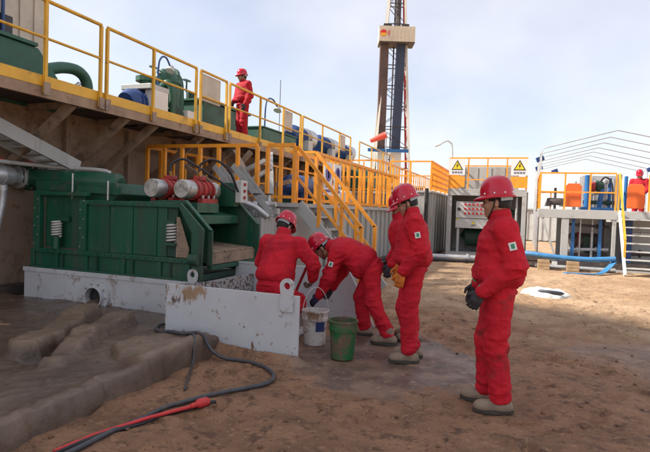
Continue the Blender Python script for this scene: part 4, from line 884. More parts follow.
for sx in (-2.14, -.16):
    s = MB().box(sx-.26, sx+.26, y0-.03, y0-.012, zd+.46, zd+1.0).build('warning_sign', 'sign_white', t)
    tri = MB().prism([(-.19, 0), (.19, 0), (0, .33)], (sx, y0-.034, zd+.63), (1, 0, 0), (0, 0, 1), (0, 1, 0), .006).build('sign_triangle', 'sign_black', s)
    MB().prism([(-.145, 0), (.145, 0), (0, .25)], (sx, y0-.039, zd+.655), (1, 0, 0), (0, 0, 1), (0, 1, 0), .005).build('sign_field', 'sign_yellow', s)
    MB().prism([(.01, .19), (-.035, .10), (-.005, .10), (-.025, .03), (.035, .12), (.005, .12), (.03, .19)], (sx, y0-.044, zd+.655), (1, 0, 0), (0, 0, 1), (0, 1, 0), .004).build('sign_bolt', 'sign_black', s)
    for q in range(4): MB().box(sx-.17+q*.09, sx-.10+q*.09, y0-.034, y0-.031, zd+.51, zd+.58).build('sign_character', 'sign_text', s)
    MB().box(sx-.26, sx+.26, y0-.01, y0-.002, zd+.05, zd+.42).build('orange_infill', O, t)

# ------------------------------------------------------------------ pump platform on the right
t = thing('pump_platform', (1.6, 17, 0), 'grey pump platform with orange railing, blue pipework and orange shields', 'platform')
MB().box(2.4, 4.8, 20.05, 21.4, 0, 1.40).build('rear_step', 'grey_frame', t)
y0, y1, zd = 17.0, 20.0, 1.74; xa, xb = .42, 5.2
MB().box(xa, xb, y0, y0+.12, zd-.26, zd).build('deck_beam', 'grey_frame', t, bevel=.01)
MB().box(xa, xb, y0+.125, y1, zd-.06, zd-.005).build('deck_plate', 'grey_frame', t)
for (x, w_) in ((1.18, .20), (2.46, .10), (4.9, .14)):
    MB().box(x-w_/2, x+w_/2, y0+.02, y0+.11, .06, zd-.265).build('leg', 'grey_frame', t, bevel=.006)
    MB().box(x-.07, x+.07, y1-.2, y1-.05, .06, zd-.065).build('leg', 'grey_frame', t)
MB().bar((.55, y0+.05, zd-.27), (.98, y0+.05, .25), .06).build('brace', 'grey_frame', t)
MB().box(.95, xb, y0-.05, y1, .0, .06).build('skid_beam', 'grey_frame', t)
MB().box(1.02, xb, y0+.0, y0+.1, .065, .24).build('lower_beam', 'dark_steel', t)
MB().box(1.3, 2.45, 18.6, 18.65, .25, 1.66).build('back_panel', 'pale_grey', t)
MB().box(1.3, 2.4, 17.6, 18.4, .28, .46).build('pump_base', 'dark_steel', t)
MB().tube([(1.35, 18, .78), (1.42, 18, .8), (2.2, 18, .8), (2.3, 18, .78)], [.16, .24, .24, .16], 16).build('pump_casing', 'dark_steel', t)
MB().lathe([(0, -.03), (.28, -.03), (.28, .03), (0, .03)], (1.62, 18, .8), (1, 0, 0), 18, False).build('pump_flange', 'red_paint', t)
for x in (1.42, 2.14): MB().box(x-.045, x+.045, y0+.3, y0+.39, .2, zd-.065).build('blue_post', 'blue_paint', t)
MB().box(2.9, 4.7, 18.4, 18.6, .25, 1.6).build('back_panel', 'pale_grey', t)
MB().box(2.75, 3.0, 17.5, 17.9, .25, 1.5).build('blue_cabinet', 'motor_blue', t)
railing(t, (xa+.04, y0+.03), (2.46, y0+.03), zd, zd+1.06, O, n=3, mids=(.48,), post_w=.045, kick=None)
railing(t, (xa+.04, y0+.06), (xa+.04, y1-.1), zd, zd+1.06, O, n=3, mids=(.5,), post_w=.045)
railing(t, (3.28, y0+.03), (xb-.05, y0+.03), zd, zd+1.06, O, n=4, mids=(.5,), post_w=.045, dense=.25)
railing(t, (xa+.04, y1-.1), (1.3, y1-.1), zd, zd+.6, O, n=2, mids=(), post_w=.04)
for x, yy in ((1.38, 17.35), (3.0, 17.3)):
    pl = [(-.22, 0), (.22, 0), (.22, .62), (.15, .70), (-.15, .70), (-.22, .62)]
    MB().prism(pl, (x, yy, zd+.08), (1, 0, 0), (0, 0, 1), (0, 1, 0), .05).build('orange_shield', 'shield_orange', t, bevel=.015)
MB().box(1.58, 1.70, 17.9, 18.1, zd, zd+1.02).build('panel_support', 'pale_grey', t)
MB().box(1.72, 2.72, 18.6, 18.75, zd, zd+1.1).build('equipment_panel', 'galvanised', t)
for x in (2.0, 2.3, 2.6): MB().box(x-.02, x+.02, 18.56, 18.599, zd+.02, zd+1.05).build('panel_rib', 'galvanised', t)
for x, h in ((1.78, 1.05), (2.62, 1.08)): MB().cyl((x, 17.7, zd), (x, 17.7, zd+h), .075, 12).build('blue_pipe', 'blue_paint', t)
MB().tube(smooth_path([(2.15, 17.9, zd), (2.17, 17.9, zd+.35), (2.2, 17.9, zd+.6), (2.05, 17.9, zd+.7)], 5), .07, 12).build('blue_pipe', 'blue_paint', t)
MB().box(1.6, 2.75, 17.45, 17.6, zd, zd+.09).build('blue_channel', 'blue_paint', t)
MB().tube([(1.86, 17.95, zd+.72), (2.02, 17.95, zd+.72)], .15, 16).build('red_coupling', 'red_paint', t)
MB().tube([(2.02, 17.95, zd+.72), (2.08, 17.95, zd+.73), (2.25, 17.95, zd+.75)], [.13, .19, .12], 16).build('gearbox', 'dark_green', t)
MB().tube([(2.28, 18.2, zd+.85), (2.36, 18.1, zd+.92), (2.42, 18.1, zd+.90)], [.06, .11, .05], 12).build('gauge', 'galvanised', t)
MB().tube([(.75, 18.2, zd+.1), (.75, 18.2, zd+.25), (1.15, 18.2, zd+.25), (1.15, 18.2, zd+.1)], .12, 12).build('floor_motor', 'dark_steel', t)
t = thing('platform_stair', (3, 16.4, 0), 'open stair with white stringer and yellow handrail up to the pump platform', 'stair')
A, B = V3(2.56, 16.97, 1.72), V3(2.60, 15.85, .0)
for dx in (0, 1.15):
    MB().bar(A+V3(dx, 0, 0), B+V3(dx, 0, .02), .05, .13).build('stringer', 'sign_white', t)
    MB().bar(A+V3(dx-.03, .05, 1.07), B+V3(dx, .25, .95), .05).build('handrail', 'yellow_paint', t)
    MB().bar(A+V3(dx-.03, .05, .0), A+V3(dx-.03, .05, 1.07), .05).build('post', 'yellow_paint', t)
    MB().bar(B+V3(dx, .25, .28), B+V3(dx, .25, .95), .05).build('post', 'yellow_paint', t)
for k in range(1, 8):
    q = A+(B-A)*k/8; MB().box(q[0]+.03, q[0]+1.12, q[1]-.10, q[1]+.10, q[2]-.02, q[2]+.012).build('tread', 'pale_grey', t)

# blue hoses, timber blocks, pipes, white bag
t = thing('blue_hose', (1.3, 16.6, 0), 'thick blue layflat hose resting on timber blocks before the pump platform', 'hose')
MB().tube(smooth_path([(-.9, 17.3, .30), (-.2, 16.75, .36), (.2, 16.5, .42), (.9, 16.42, .37), (1.7, 16.42, .35), (2.45, 16.5, .40)], 6), .07, 12).build('hose', 'blue_hose', t)
t = thing('flat_blue_hose', (1.7, 15.7, 0), 'flattened blue hose end trailing on the sand beside the stair foot', 'hose')
b = MB(); pts = smooth_path([(2.45, 16.55, .34), (2.25, 16.25, .16), (2.0, 15.85, .03), (1.6, 15.62, .02), (1.3, 15.62, .02), (1.12, 15.5, .02)], 5)
for a_, b_ in zip(pts[:-1], pts[1:]): b.bar(a_, b_, .14, .022)
b.build('hose', 'blue_hose', t)
for x, lb in ((.62, 'square timber block under the blue hose nearest the cabin'), (1.38, 'square timber block under the blue hose nearest the stair')):
    t = thing('timber_block', (x, 16.4, 0), lb, 'block')
    for q in range(3): MB().box(x-.16, x+.16, 16.25, 16.58, .0+q*.094, .088+q*.094).build('plank', 'wood', t, bevel=.008)
for i, (a, b_, r_, lb) in enumerate((((-3.2, 16.3, .06), (.1, 17.1, .06), .05, 'dark pipe lying on the sand before the control cabin'), ((-3.0, 17.15, .1), (-.2, 17.75, .1), .09, 'grey pipe lying at the foot of the control cabin'), ((-3.75, 12.0, .07), (-3.3, 17.0, .07), .07, 'black pipe lying along the foot of the low grey tank'), ((.4, 16.75, .06), (2.5, 16.72, .06), .06, 'grey pipe lying on the sand under the blue hose'))):
    t = thing('ground_pipe', a, lb, 'pipe'); mm = ('black_rubber', 'galvanised', 'black_rubber', 'galvanised')[i]
    MB().cyl(a, b_, r_, 12).build('pipe', mm, t)
    for f in (.1, .5, .9):
        q = V3(*a)+(V3(*b_)-V3(*a))*f; MB().lathe([(0, -.03), (r_*1.45, -.03), (r_*1.45, .03), (0, .03)], q, V3(*b_)-V3(*a), 12, False).build('coupling', mm, t)
t = thing('timber_pallet', (-.3, 17.2, 0), 'dark timber sleepers stacked right of the control cabin foot', 'timber')
for q in range(3): MB().box(.12, .62, 17.3+q*.28, 17.52+q*.28, 0, .16).build('plank', 'dark_steel', t, bevel=.01)
MB().box(.14, .6, 17.28, 18.1, .165, .32).build('plank', 'dark_steel', t, bevel=.01)
# crumpled white sack
sx_, sy_ = np.linspace(-.02, .98, 60), np.linspace(10.75, 11.75, 50); SX, SY = np.meshgrid(sx_, sy_, indexing='ij')
u_, v_ = (SX-.48)/.48, (SY-11.22)/.42; rr_ = np.sqrt(u_**2+v_**2)+(fbm(SX*5, SY*5, 3, 91)-.47)*.35
sz = .02+.09*sstep(1.0, .35, rr_)*(.25+1.1*fbm(SX*4, SY*4, 3, 93)) - .10*sstep(.9, 1.05, rr_) + (.5-np.abs(fbm(SX*6+SY*3, SY*8, 3, 95)-.47)*3)*.04*sstep(1.0, .7, rr_)
sack = grid_obj('white_sack', sx_, sy_, sz, 'bag_white', (.45, 11.2, 0)); ORG[sack.name] = V3(.45, 11.2, 0); tag(sack, 'crumpled white sack with a dark strip dropped on the sunny sand', 'sack')
MB().tube(smooth_path([(.34, 10.98, .075), (.56, 10.90, .085), (.80, 10.93, .065)], 5), [.012]+[.032]*9+[.012], 10).build('dark_strip', 'bag_dark', sack)
# distant pale container wall and low berm
t = thing('far_container', (2, 34, 0), 'long pale site container far behind the tent frame', 'container')
MB().box(-1.2, 8, 34, 37, .05, 1.85).build('body', 'pale_grey', t)
for k in range(22): MB().box(-1.0+k*.4, -.9+k*.4, 33.96, 33.999, .1, 1.8).build('wall_rib', 'pale_grey', t)
MB().box(-1.3, 8.1, 33.9, 37.1, 1.855, 1.93).build('roof', 'grey_paint', t)
# clods and pebbles strewn over the soil
rs = np.random.RandomState(11); Vc = []; Fc = []; nv = 0
for _ in range(2600):
    x, y = rs.uniform(-3.2, 5.5), 1.6+rs.uniform(0, 1)**1.3*11
    if ((x+1.1)/1.35)**2+((y-5.3)/1.2)**2 < 1 and rs.rand() < .85: continue
    i, j = min(np.searchsorted(gx, x), len(gx)-1), min(np.searchsorted(gy, y), len(gy)-1); z = gz[i, j]
    s_ = .003+.017*rs.rand()**5; a = rs.uniform(0, 6.28)
    b8 = np.array([(sx*rs.uniform(.6, 1.1), sy*rs.uniform(.5, 1.), sz*rs.uniform(.4, .8)) for sz in (-1, 1) for sy in (-1, 1) for sx in (-1, 1)])*s_
    c, s2 = math.cos(a), math.sin(a); b8 = np.stack([b8[:, 0]*c-b8[:, 1]*s2+x, b8[:, 0]*s2+b8[:, 1]*c+y, b8[:, 2]+z+s_*.25], 1)
    Vc.append(b8); Fc += [[nv+q for q in f] for f in ((0,2,3,1),(4,5,7,6),(0,1,5,4),(2,6,7,3),(0,4,6,2),(1,3,7,5))]; nv += 8
cl = np_mesh('soil_clods', np.concatenate(Vc), np.array(Fc), 'sand_ground'); tag(cl, 'small clods and pebbles strewn over the sandy ground', 'clods', kind='stuff')

# odd lengths of steel left on the low tank deck under the walkway
t = thing('beam_pile', (-6, 10.6, 1.6), 'untidy pile of grey and brown steel lengths on the deck under the walkway', 'beams')
for k, (a, b_, w_, m_) in enumerate((((-6.9, 9.9, 1.66), (-5.2, 10.2, 2.5), .14, 'grey_paint'), ((-5.1, 9.8, 1.68), (-6.2, 10.6, 2.75), .10, 'strut_brown'), ((-6.6, 10.5, 1.68), (-4.9, 10.9, 2.1), .16, 'strut_brown'), ((-5.9, 9.6, 1.67), (-4.8, 9.7, 2.3), .11, 'grey_frame'), ((-6.9, 9.5, 2.4), (-5.6, 9.6, 1.7), .12, 'strut_brown'), ((-5.3, 10.6, 2.7), (-4.75, 9.6, 1.66), .12, 'grey_paint'), ((-7.0, 10.9, 1.7), (-6.1, 11.2, 2.8), .18, 'tank_brown'))):
    MB().bar(a, b_, w_, w_*.6).build('steel_length', m_, t)
MB().tube([(-5.2, 11.6, 1.9), (-5.2, 11.65, 2.0), (-5.2, 12.3, 2.0), (-5.2, 12.35, 1.9)], [.2, .32, .32, .2], 16).build('drum', 'motor_blue', t)
# pipework beside the stair
t = thing('valve_manifold', (-4.3, 8.0, 1.3), 'small galvanised valve manifold on the grey stand behind the shaker', 'valve')
MB().tube([(-4.70, 8.25, 1.52), (-3.98, 8.25, 1.56)], .045, 10).build('pipe', 'galvanised', t)
for x in (-4.55, -4.35, -4.12):
    MB().tube([(x, 8.25, 1.34), (x, 8.25, 1.72)], .035, 10).build('riser', 'galvanised', t)
    MB().lathe([(.0, -.01), (.075, -.01), (.075, .012), (.0, .012)], (x, 8.25, 1.73), (0, 0, 1), 14, False).build('hand_wheel', 'red_paint' if x < -4.4 else 'dark_steel', t)
    MB().lathe([(0, -.05), (.075, -.05), (.085, 0), (.075, .05), (0, .05)], (x, 8.25, 1.54), (1, 0, 0), 12).build('valve_body', 'galvanised', t)
# power cables trailing from the control cabin
for k, (pts, lb) in enumerate((([(-2.2, 18.2), (-2.4, 17.3), (-3.1, 16.6), (-3.4, 15.2), (-3.3, 13.6), (-3.6, 12.4)], 'black cable trailing from the control cabin along the low tank'), ([(-.2, 18.2), (.0, 17.2), (.3, 16.9), (.9, 16.85), (1.9, 16.9), (2.3, 16.9)], 'black cable running from the control cabin to the pump platform'))):
    t = thing('power_cable', (*pts[0], 0), lb, 'cable')
    MB().tube([(p[0], p[1], .02+max(0, surf(p[0], p[1]))) for p in smooth_path([(*q, 0) for q in pts], 8)], .022, 7).build('cable', 'black_rubber', t)
# bolts and plates on the shaker frame
t = bpy.data.objects['shale_shaker']
for k in range(24): MB().lathe([(.013, -.008), (.013, 0), (0, 0)], (-6.7+k*.116, 5.81, .77), (0, -1, 0), 6, False).build('bolt', 'green_paint', t)
for x in (-6.70, -5.83):
    for k in range(6): MB().lathe([(.012, -.008), (.012, 0), (0, 0)], (x-.03+.06*(k % 2), 5.812, .86+.13*k), (0, -1, 0), 6, False).build('bolt', 'bare_steel', t)
for k in range(14): MB().lathe([(.011, -.008), (.011, 0), (0, 0)], (-5.70+k*.105, 5.818, 1.49), (0, -1, 0), 6, False).build('bolt', 'green_paint', t)
for k in range(4): MB().box(-6.2+k*.62, -6.17+k*.62, 5.815, 5.819, .52, .73).build('weld_seam', 'dark_green', t)

# more pipework on and under the pump platform
t = bpy.data.objects['pump_platform']; zd = 1.74
for k, (x, y, z0, z1, r_, m_) in enumerate(((1.95, 17.5, .25, 1.66, .04, 'galvanised'), (2.25, 17.6, .25, 1.66, .05, 'dark_steel'), (1.62, 17.45, .25, 1.66, .03, 'galvanised'), (2.05, 18.3, zd, zd+.95, .035, 'galvanised'), (2.45, 18.2, zd, zd+1.0, .05, 'blue_paint'), (1.5, 18.4, zd, zd+.9, .05, 'pale_grey'), (2.85, 18.0, zd, zd+1.05, .05, 'blue_paint'), (.95, 18.6, zd, zd+.7, .04, 'dark_steel'))):
    MB().cyl((x, y, z0), (x, y, z1), r_, 10).build('riser_pipe', m_, t)
for k, (a, b_, r_, m_) in enumerate((((1.3, 17.5, .55), (2.4, 17.5, .60), .05, 'galvanised'), ((1.3, 17.45, 1.3), (2.4, 17.5, 1.25), .04, 'dark_steel'), ((1.5, 18.3, zd+.5), (2.6, 18.3, zd+.55), .04, 'galvanised'), ((1.6, 18.1, zd+.25), (2.7, 18.1, zd+.25), .06, 'dark_green'), ((2.8, 17.7, .5), (4.6, 17.7, .55), .07, 'dark_steel'), ((2.8, 17.6, 1.1), (4.6, 17.6, 1.1), .04, 'galvanised'))):
    MB().cyl(a, b_, r_, 10).build('cross_pipe', m_, t)
    for f in (.25, .7):
        q = V3(*a)+(V3(*b_)-V3(*a))*f; MB().lathe([(0, -.02), (r_*1.7, -.02), (r_*1.7, .02), (0, .02)], q, V3(*b_)-V3(*a), 12, False).build('flange', m_, t)
MB().box(1.75, 2.05, 17.75, 18.0, .3, .95).build('valve_block', 'dark_green', t, bevel=.02)
MB().tube(smooth_path([(2.1, 17.95, zd+.75), (2.25, 17.8, zd+1.0), (2.45, 17.8, zd+.8), (2.5, 17.8, zd+.1)], 6), .025, 8).build('cable', 'black_rubber', t)
# ------------------------------------------------------------------ people: smooth-union distance fields turned into continuous meshes
class Field:
    def __init__(s, lo, hi, h):
        s.lo = np.asarray(lo, float); s.h = h; s.n = np.ceil((np.asarray(hi, float)-s.lo)/h).astype(int)+1
        s.F = np.full(s.n, .12, np.float32); s.ax = [s.lo[i]+h*np.arange(s.n[i]) for i in range(3)]
    def sub(s, c, r):
        i0 = np.clip(np.floor((np.asarray(c)-r-s.lo)/s.h).astype(int), 0, s.n-1); i1 = np.clip(np.ceil((np.asarray(c)+r-s.lo)/s.h).astype(int)+1, 1, s.n)
        sl = tuple(slice(a, b) for a, b in zip(i0, i1))
        return sl, s.ax[0][sl[0]][:, None, None], s.ax[1][sl[1]][None, :, None], s.ax[2][sl[2]][None, None, :]
    def put(s, sl, d, k, op='u'):
        A = s.F[sl]
        if op == 'u': hh = np.clip(.5+.5*(A-d)/k, 0, 1); s.F[sl] = A*(1-hh)+d*hh-k*hh*(1-hh)
        else: s.F[sl] = np.maximum(A, -d)
    def cone(s, a, b, ra, rb, k=.03, op='u'):
        a, b = np.asarray(a, float), np.asarray(b, float); ab = b-a; L2 = ab@ab+1e-9
        c = (a+b)/2; r = np.abs(ab)/2+max(ra, rb)+k+.03; sl, x, y, z = s.sub(c, r)
        t = np.clip(((x-a[0])*ab[0]+(y-a[1])*ab[1]+(z-a[2])*ab[2])/L2, 0, 1)
        d = np.sqrt((x-a[0]-t*ab[0])**2+(y-a[1]-t*ab[1])**2+(z-a[2]-t*ab[2])**2)-(ra+(rb-ra)*t); s.put(sl, d, k, op)
    def ell(s, c, rad, fr=None, k=.04, op='u'):
        c = np.asarray(c, float); fr = np.eye(3) if fr is None else np.asarray(fr); R_ = max(rad)+k+.03; sl, x, y, z = s.sub(c, np.full(3, R_))
        x, y, z = x-c[0], y-c[1], z-c[2]
        q = [(x*f[0]+y*f[1]+z*f[2]) for f in fr]
        k0 = np.sqrt(sum((qq/r)**2 for qq, r in zip(q, rad))); k1 = np.sqrt(sum((qq/(r*r))**2 for qq, r in zip(q, rad)))+1e-9
        s.put(sl, k0*(k0-1)/k1, k, op)
    def cut(s, p, nrm_):                                  # keep the side where (x-p).n < 0
        x, y, z = s.ax[0][:, None, None], s.ax[1][None, :, None], s.ax[2][None, None, :]
        s.F = np.maximum(s.F, ((x-p[0])*nrm_[0]+(y-p[1])*nrm_[1]+(z-p[2])*nrm_[2]).astype(np.float32))
    def folds(s, spots, base, seed):
        x, y, z = s.ax[0][:, None, None], s.ax[1][None, :, None], s.ax[2][None, None, :]
        W = np.full(s.n, base, np.float32)
        for (c, r, a) in spots: W = np.maximum(W, a*np.exp(-((x-c[0])**2+(y-c[1])**2+(z-c[2])**2)/(r*r)))
        near = np.abs(s.F) < .07; I = np.argwhere(near); p = s.lo+s.h*I
        def vn(q):
            qi = np.floor(q); fr = q-qi; fr = fr*fr*(3-2*fr); o = 0
            for c in range(8):
                b = np.array([c & 1, c >> 1 & 1, c >> 2 & 1]); v = np.sin((qi+b)@np.array([127.1, 311.7, 74.7])+seed*17.3)*43758.5453; v = v-np.floor(v)
                o = o+v*np.prod(np.where(b, fr, 1-fr), 1)
            return o
        def rid(q): return 1-np.abs(2*vn(q)-1)**.75
        wv = p+.05*np.stack([vn(p*5+3), vn(p*5+17), vn(p*5+31)], 1)
        a = wv@np.array([[5., 0, 4.], [0, 5., 4.], [0, 3., 15.]]); b = wv@np.array([[7., 3, -7.], [-3, 8., 5.], [6, -5., 13.]])
        f = .95*(rid(a)-.55)+.65*(rid(b+9)-.55)+.46*(rid(wv*24)-.55)
        f *= .45+1.1*vn(p*4+50)
        G = s.F[near]-W[near]*f; s.F[near] = G.astype(np.float32)
    def raise_(s, c, fr, half, amt):                      # sewn-on pocket or band: lift the surface inside a box
        c = np.asarray(c, float); sl, x, y, z = s.sub(c, np.full(3, max(half)*1.8)); x, y, z = x-c[0], y-c[1], z-c[2]; m = 1.
        for f_, hh in zip(fr, half): m = m*np.clip((hh-np.abs(x*f_[0]+y*f_[1]+z*f_[2]))/s.h+.5, 0, 1)
        s.F[sl] -= amt*m
    def seam(s, c, n_, r, amt=.006, wd=.007):              # stitched groove where a plane meets the cloth
        c = np.asarray(c, float); n_ = nrm(n_); sl, x, y, z = s.sub(c, np.full(3, r)); x, y, z = x-c[0], y-c[1], z-c[2]
        d = x*n_[0]+y*n_[1]+z*n_[2]; q = np.clip(1.5-1.5*np.sqrt(x*x+y*y+z*z)/r, 0, 1); s.F[sl] += amt*np.exp(-(d/wd)**2)*q
    def mesh(s):
        F = s.F; h = s.h; n = s.n; ins = F < 0
        off = [(i, j, k) for i in (0, 1) for j in (0, 1) for k in (0, 1)]
        C = [F[o[0]:n[0]-1+o[0], o[1]:n[1]-1+o[1], o[2]:n[2]-1+o[2]] for o in off]
        cnt = sum((c < 0).astype(np.int8) for c in C); act = (cnt > 0) & (cnt < 8)
        idx = np.full(act.shape, -1, np.int64); ids = np.argwhere(act); idx[act] = np.arange(len(ids))
        Cv = [c[act] for c in C]; P = np.zeros((len(ids), 3)); m = np.zeros(len(ids))
        for a in range(8):
            for ax_ in range(3):
                if off[a][ax_]: continue
                o2 = list(off[a]); o2[ax_] = 1; b = off.index(tuple(o2)); va, vb = Cv[a], Cv[b]; cr = (va < 0) != (vb < 0)
                t = np.where(cr, va/(va-vb+1e-12*(va == vb)), 0); p = np.tile(np.array(off[a], float), (len(ids), 1)); p[:, ax_] += t
                P += p*cr[:, None]; m += cr
        V = s.lo+h*(ids+P/np.maximum(m, 1)[:, None]); Q = []
        for ax_ in range(3):
            o = [(1, 2), (2, 0), (0, 1)][ax_]; sl0 = [slice(None)]*3; sl1 = [slice(None)]*3; sl0[ax_] = slice(0, -1); sl1[ax_] = slice(1, None)
            A, B = ins[tuple(sl0)], ins[tuple(sl1)]; e = np.argwhere(A != B)
            ok = (e[:, o[0]] > 0) & (e[:, o[1]] > 0) & (e[:, o[0]] < n[o[0]]-1) & (e[:, o[1]] < n[o[1]]-1); e = e[ok]
            q = []
            for (da, db) in ((0, 0), (1, 0), (1, 1), (0, 1)):
                c = e.copy(); c[:, o[0]] -= da; c[:, o[1]] -= db; q.append(idx[c[:, 0], c[:, 1], c[:, 2]])
            q = np.stack(q, 1); fl = A[e[:, 0], e[:, 1], e[:, 2]]; q[fl] = q[fl][:, ::-1]; Q.append(q[:, ::-1])
        return V, np.concatenate(Q)
def bounds(pts, pad): P = np.array(pts); return P.min(0)-pad, P.max(0)+pad

def hand_field(w, d, pn, th, h, curl=.5, r=.0118):
    """glove: w wrist, d hand direction, pn palm normal, th thumb side direction"""
    w = np.asarray(w, float); d = nrm(d); pn = nrm(np.asarray(pn, float)-d*(np.asarray(pn, float)@d)); ac = np.cross(d, pn); ac = ac if ac@np.asarray(th, float) > 0 else -ac
    f = Field(w-.26, w+.26, h)
    f.cone(w-d*.05, w+d*.015, .040, .033, .02)
    f.ell(w+d*.055, (.056, .046, .024), (d, ac, pn), .02)
    Ls = (.058, .078, .084, .076)
    for i, Lf in enumerate(Ls):
        o = -.034+i*.0225; b = w+d*.095+ac*o; a1 = curl*.7; a2 = curl*1.7; a3 = curl*2.4
        p1 = b+(d*math.cos(a1)+pn*math.sin(a1))*Lf*.46; p2 = p1+(d*math.cos(a2)+pn*math.sin(a2))*Lf*.34; p3 = p2+(d*math.cos(a3)+pn*math.sin(a3))*Lf*.26
        f.cone(b-d*.02, p1, r*1.12, r, .006); f.cone(p1, p2, r, r*.95, .004); f.cone(p2, p3, r*.95, r*.85, .004)
    t0 = w+d*.03+ac*.035; t1 = t0+nrm(d*.7+ac*.75+pn*.3)*.045; t2 = t1+nrm(d*.9+ac*.15+pn*.5)*.035
    f.cone(t0-d*.01, t1, r*1.35, r*1.15, .014); f.cone(t1, t2, r*1.15, r*.9, .005)
    return f.mesh()

def person(loc, rot, J, label, group=None, h=.009, cloth='red_cloth', gloves=('glove_dark', 'glove_dark'), cuff=None, patch=True, seed=1, curl=(.45, .45), hands=True, legcloth=None, headh=None):
    legcloth = legcloth or cloth
    """J: joints in local axes, x forward, y to the person's left, z up"""
    g = {k: np.asarray(v, float) for k, v in J.items()}
    P, Cc, Nk, Hd = g['pelvis'], g['chest'], g['neck'], g['head']
    up = nrm(Nk-P); lat = nrm(g['shL']-g['shR']); lat = nrm(lat-up*(lat@up)); fw = np.cross(lat, up)
    latp = nrm(g['hipL']-g['hipR']); upp = nrm(V3(0, 0, 1)*.6+up*.4); upp = nrm(upp-latp*(upp@latp)); fwp = np.cross(latp, upp)
    hf = nrm(g['hfwd']); hu = nrm(g['hup']-hf*(g['hup']@hf)); hl = np.cross(hu, hf)
    FR = (fw, lat, up); HR = (hf, hl, hu)
    allp = [g[k] for k in g if k not in ('hfwd', 'hup', 'toeL', 'toeR', 'hdL', 'hdR', 'pnL', 'pnR', 'thL', 'thR')]
    # ---- body: one continuous skin mesh
    lo, hi = bounds(allp, .24); f = Field(lo, hi, headh or min(h, .0075))
    f.ell(Hd+hu*.025-hf*.008, (.098, .077, .105), HR, .02); f.ell(Hd-hu*.045+hf*.022, (.072, .060, .075), HR, .03)
    f.cone(Hd+hf*.062-hu*.082, Hd+hf*.070-hu*.10, .024, .020, .03)
    for s_ in (-1, 1):
        f.ell(Hd+hf*.066+hl*.034*s_-hu*.030, (.026, .022, .022), HR, .02)
        f.ell(Hd-hf*.008+hl*.080*s_-hu*.012, (.020, .010, .034), HR, .006)
        f.cone(Hd+hf*.088+hl*.014*s_+hu*.022, Hd+hf*.080+hl*.044*s_+hu*.020, .010, .009, .012)
    f.cone(Hd+hf*.090+hu*.010, Hd+hf*.110-hu*.024, .008, .0125, .010)
    f.cone(Hd+hf*.098-hl*.012-hu*.030, Hd+hf*.098+hl*.012-hu*.030, .010, .010, .008)
    for zz_ in (-.055, -.068): f.cone(Hd+hf*.088-hl*.018+hu*zz_, Hd+hf*.088+hl*.018+hu*zz_, .008, .008, .006)
    f.cone(Hd-hu*.05-hf*.02, Nk+up*.02, .054, .056, .03)
    f.cone(Nk-up*.09, P+up*.05, .08, .10, .05)
    for s_ in 'LR':
        f.cone(Nk-up*.09, g['sh'+s_]-up*.02, .05, .05, .03); f.cone(g['sh'+s_], g['el'+s_], .050, .040, .03); f.cone(g['el'+s_], g['wr'+s_], .038, .026, .02)
        f.cone(P, g['hip'+s_], .09, .085, .04); f.cone(g['hip'+s_], g['kn'+s_], .075, .055, .03); f.cone(g['kn'+s_], g['an'+s_], .052, .038, .02)
        f.cone(g['wr'+s_], g['wr'+s_]+nrm(g['hd'+s_])*.09, .024, .018, .02); f.cone(g['an'+s_], g['an'+s_]+nrm(g['toe'+s_])*.12-V3(0, 0, .04), .035, .03, .02)
    Vb, Fb = f.mesh()
    body = np_mesh('person', Vb, Fb, 'skin', loc); body.rotation_euler = (0, 0, rot); tag(body, label, 'person', group)
    def child(name, VF, m, par=body): return np_mesh(name, VF[0], VF[1], m, parent=par)
    def cmb(b, name, m, par=body):
        ORG[body.name] = V3(0, 0, 0); ORG[par.name] = V3(0, 0, 0); return b.build(name, m, par)
    # ---- jacket
    sh = [g['shL'], g['shR']]
    f = Field(*bounds([P, Cc, Nk]+[g[k] for k in ('shL', 'shR', 'elL', 'elR', 'wrL', 'wrR')], .22), h)
    f.ell(Cc+up*.02, (.160, .222, .235), FR, .05); bw = (P+Cc)/2
    f.ell(bw, (.178, .222, .17), FR, .08); f.ell(P+up*.095-fw*.004, (.190, .228, .115), FR, .06)
    for s_ in 'LR':
        S, E, W_ = g['sh'+s_], g['el'+s_], g['wr'+s_]
        f.cone(Nk-up*.06, S-up*.012, .072, .086, .05); f.cone(S-up*.015, E, .092, .076, .035); f.cone(E, W_-nrm(W_-E)*.02, .078, .056, .03)
    f.folds([(g['elL'], .14, .030), (g['elR'], .14, .030), (g['shL']-up*.12, .13, .024), (g['shR']-up*.12, .13, .024), (P+up*.08, .22, .030), (g['wrL'], .10, .02), (g['wrR'], .10, .02)], .013, seed)
    for s_ in 'LR':
        S, E, W_ = g['sh'+s_], g['el'+s_], g['wr'+s_]; f.seam(S-nrm(S-Cc)*.02, nrm(E-S)*.35+nrm(S-Nk), .16); f.seam(W_-nrm(W_-E)*.055, W_-E, .09, .008); f.seam((S+E)/2, nrm(np.cross(E-S, lat)), .13, .004)
        sg = 1 if s_ == 'L' else -1
        f.raise_(Cc+fw*.14+lat*sg*.09+up*.05, (fw, lat, up), (.08, .055, .06), .007); f.raise_(P+up*.11+fw*.15+lat*sg*.11, (fw, lat, up), (.08, .07, .05), .007)
    f.seam(Cc+up*.10-fw*.12, up, .20); f.seam(P+up*.02, up, .26, .008, .008); f.seam(Cc+fw*.15, lat, .3, .006)
    f.cone(Nk-up*.03, Nk+up*.045+fw*.012, .090, .086, .010)
    f.ell(P-up*.025, (.152, .190, .042), FR, .012)
    f.cone(Nk+up*.10+fw*.02, Nk+up*.27+fw*.03, .068, .10, .001, 'd')
    jk = child('jacket', f.mesh(), cloth)
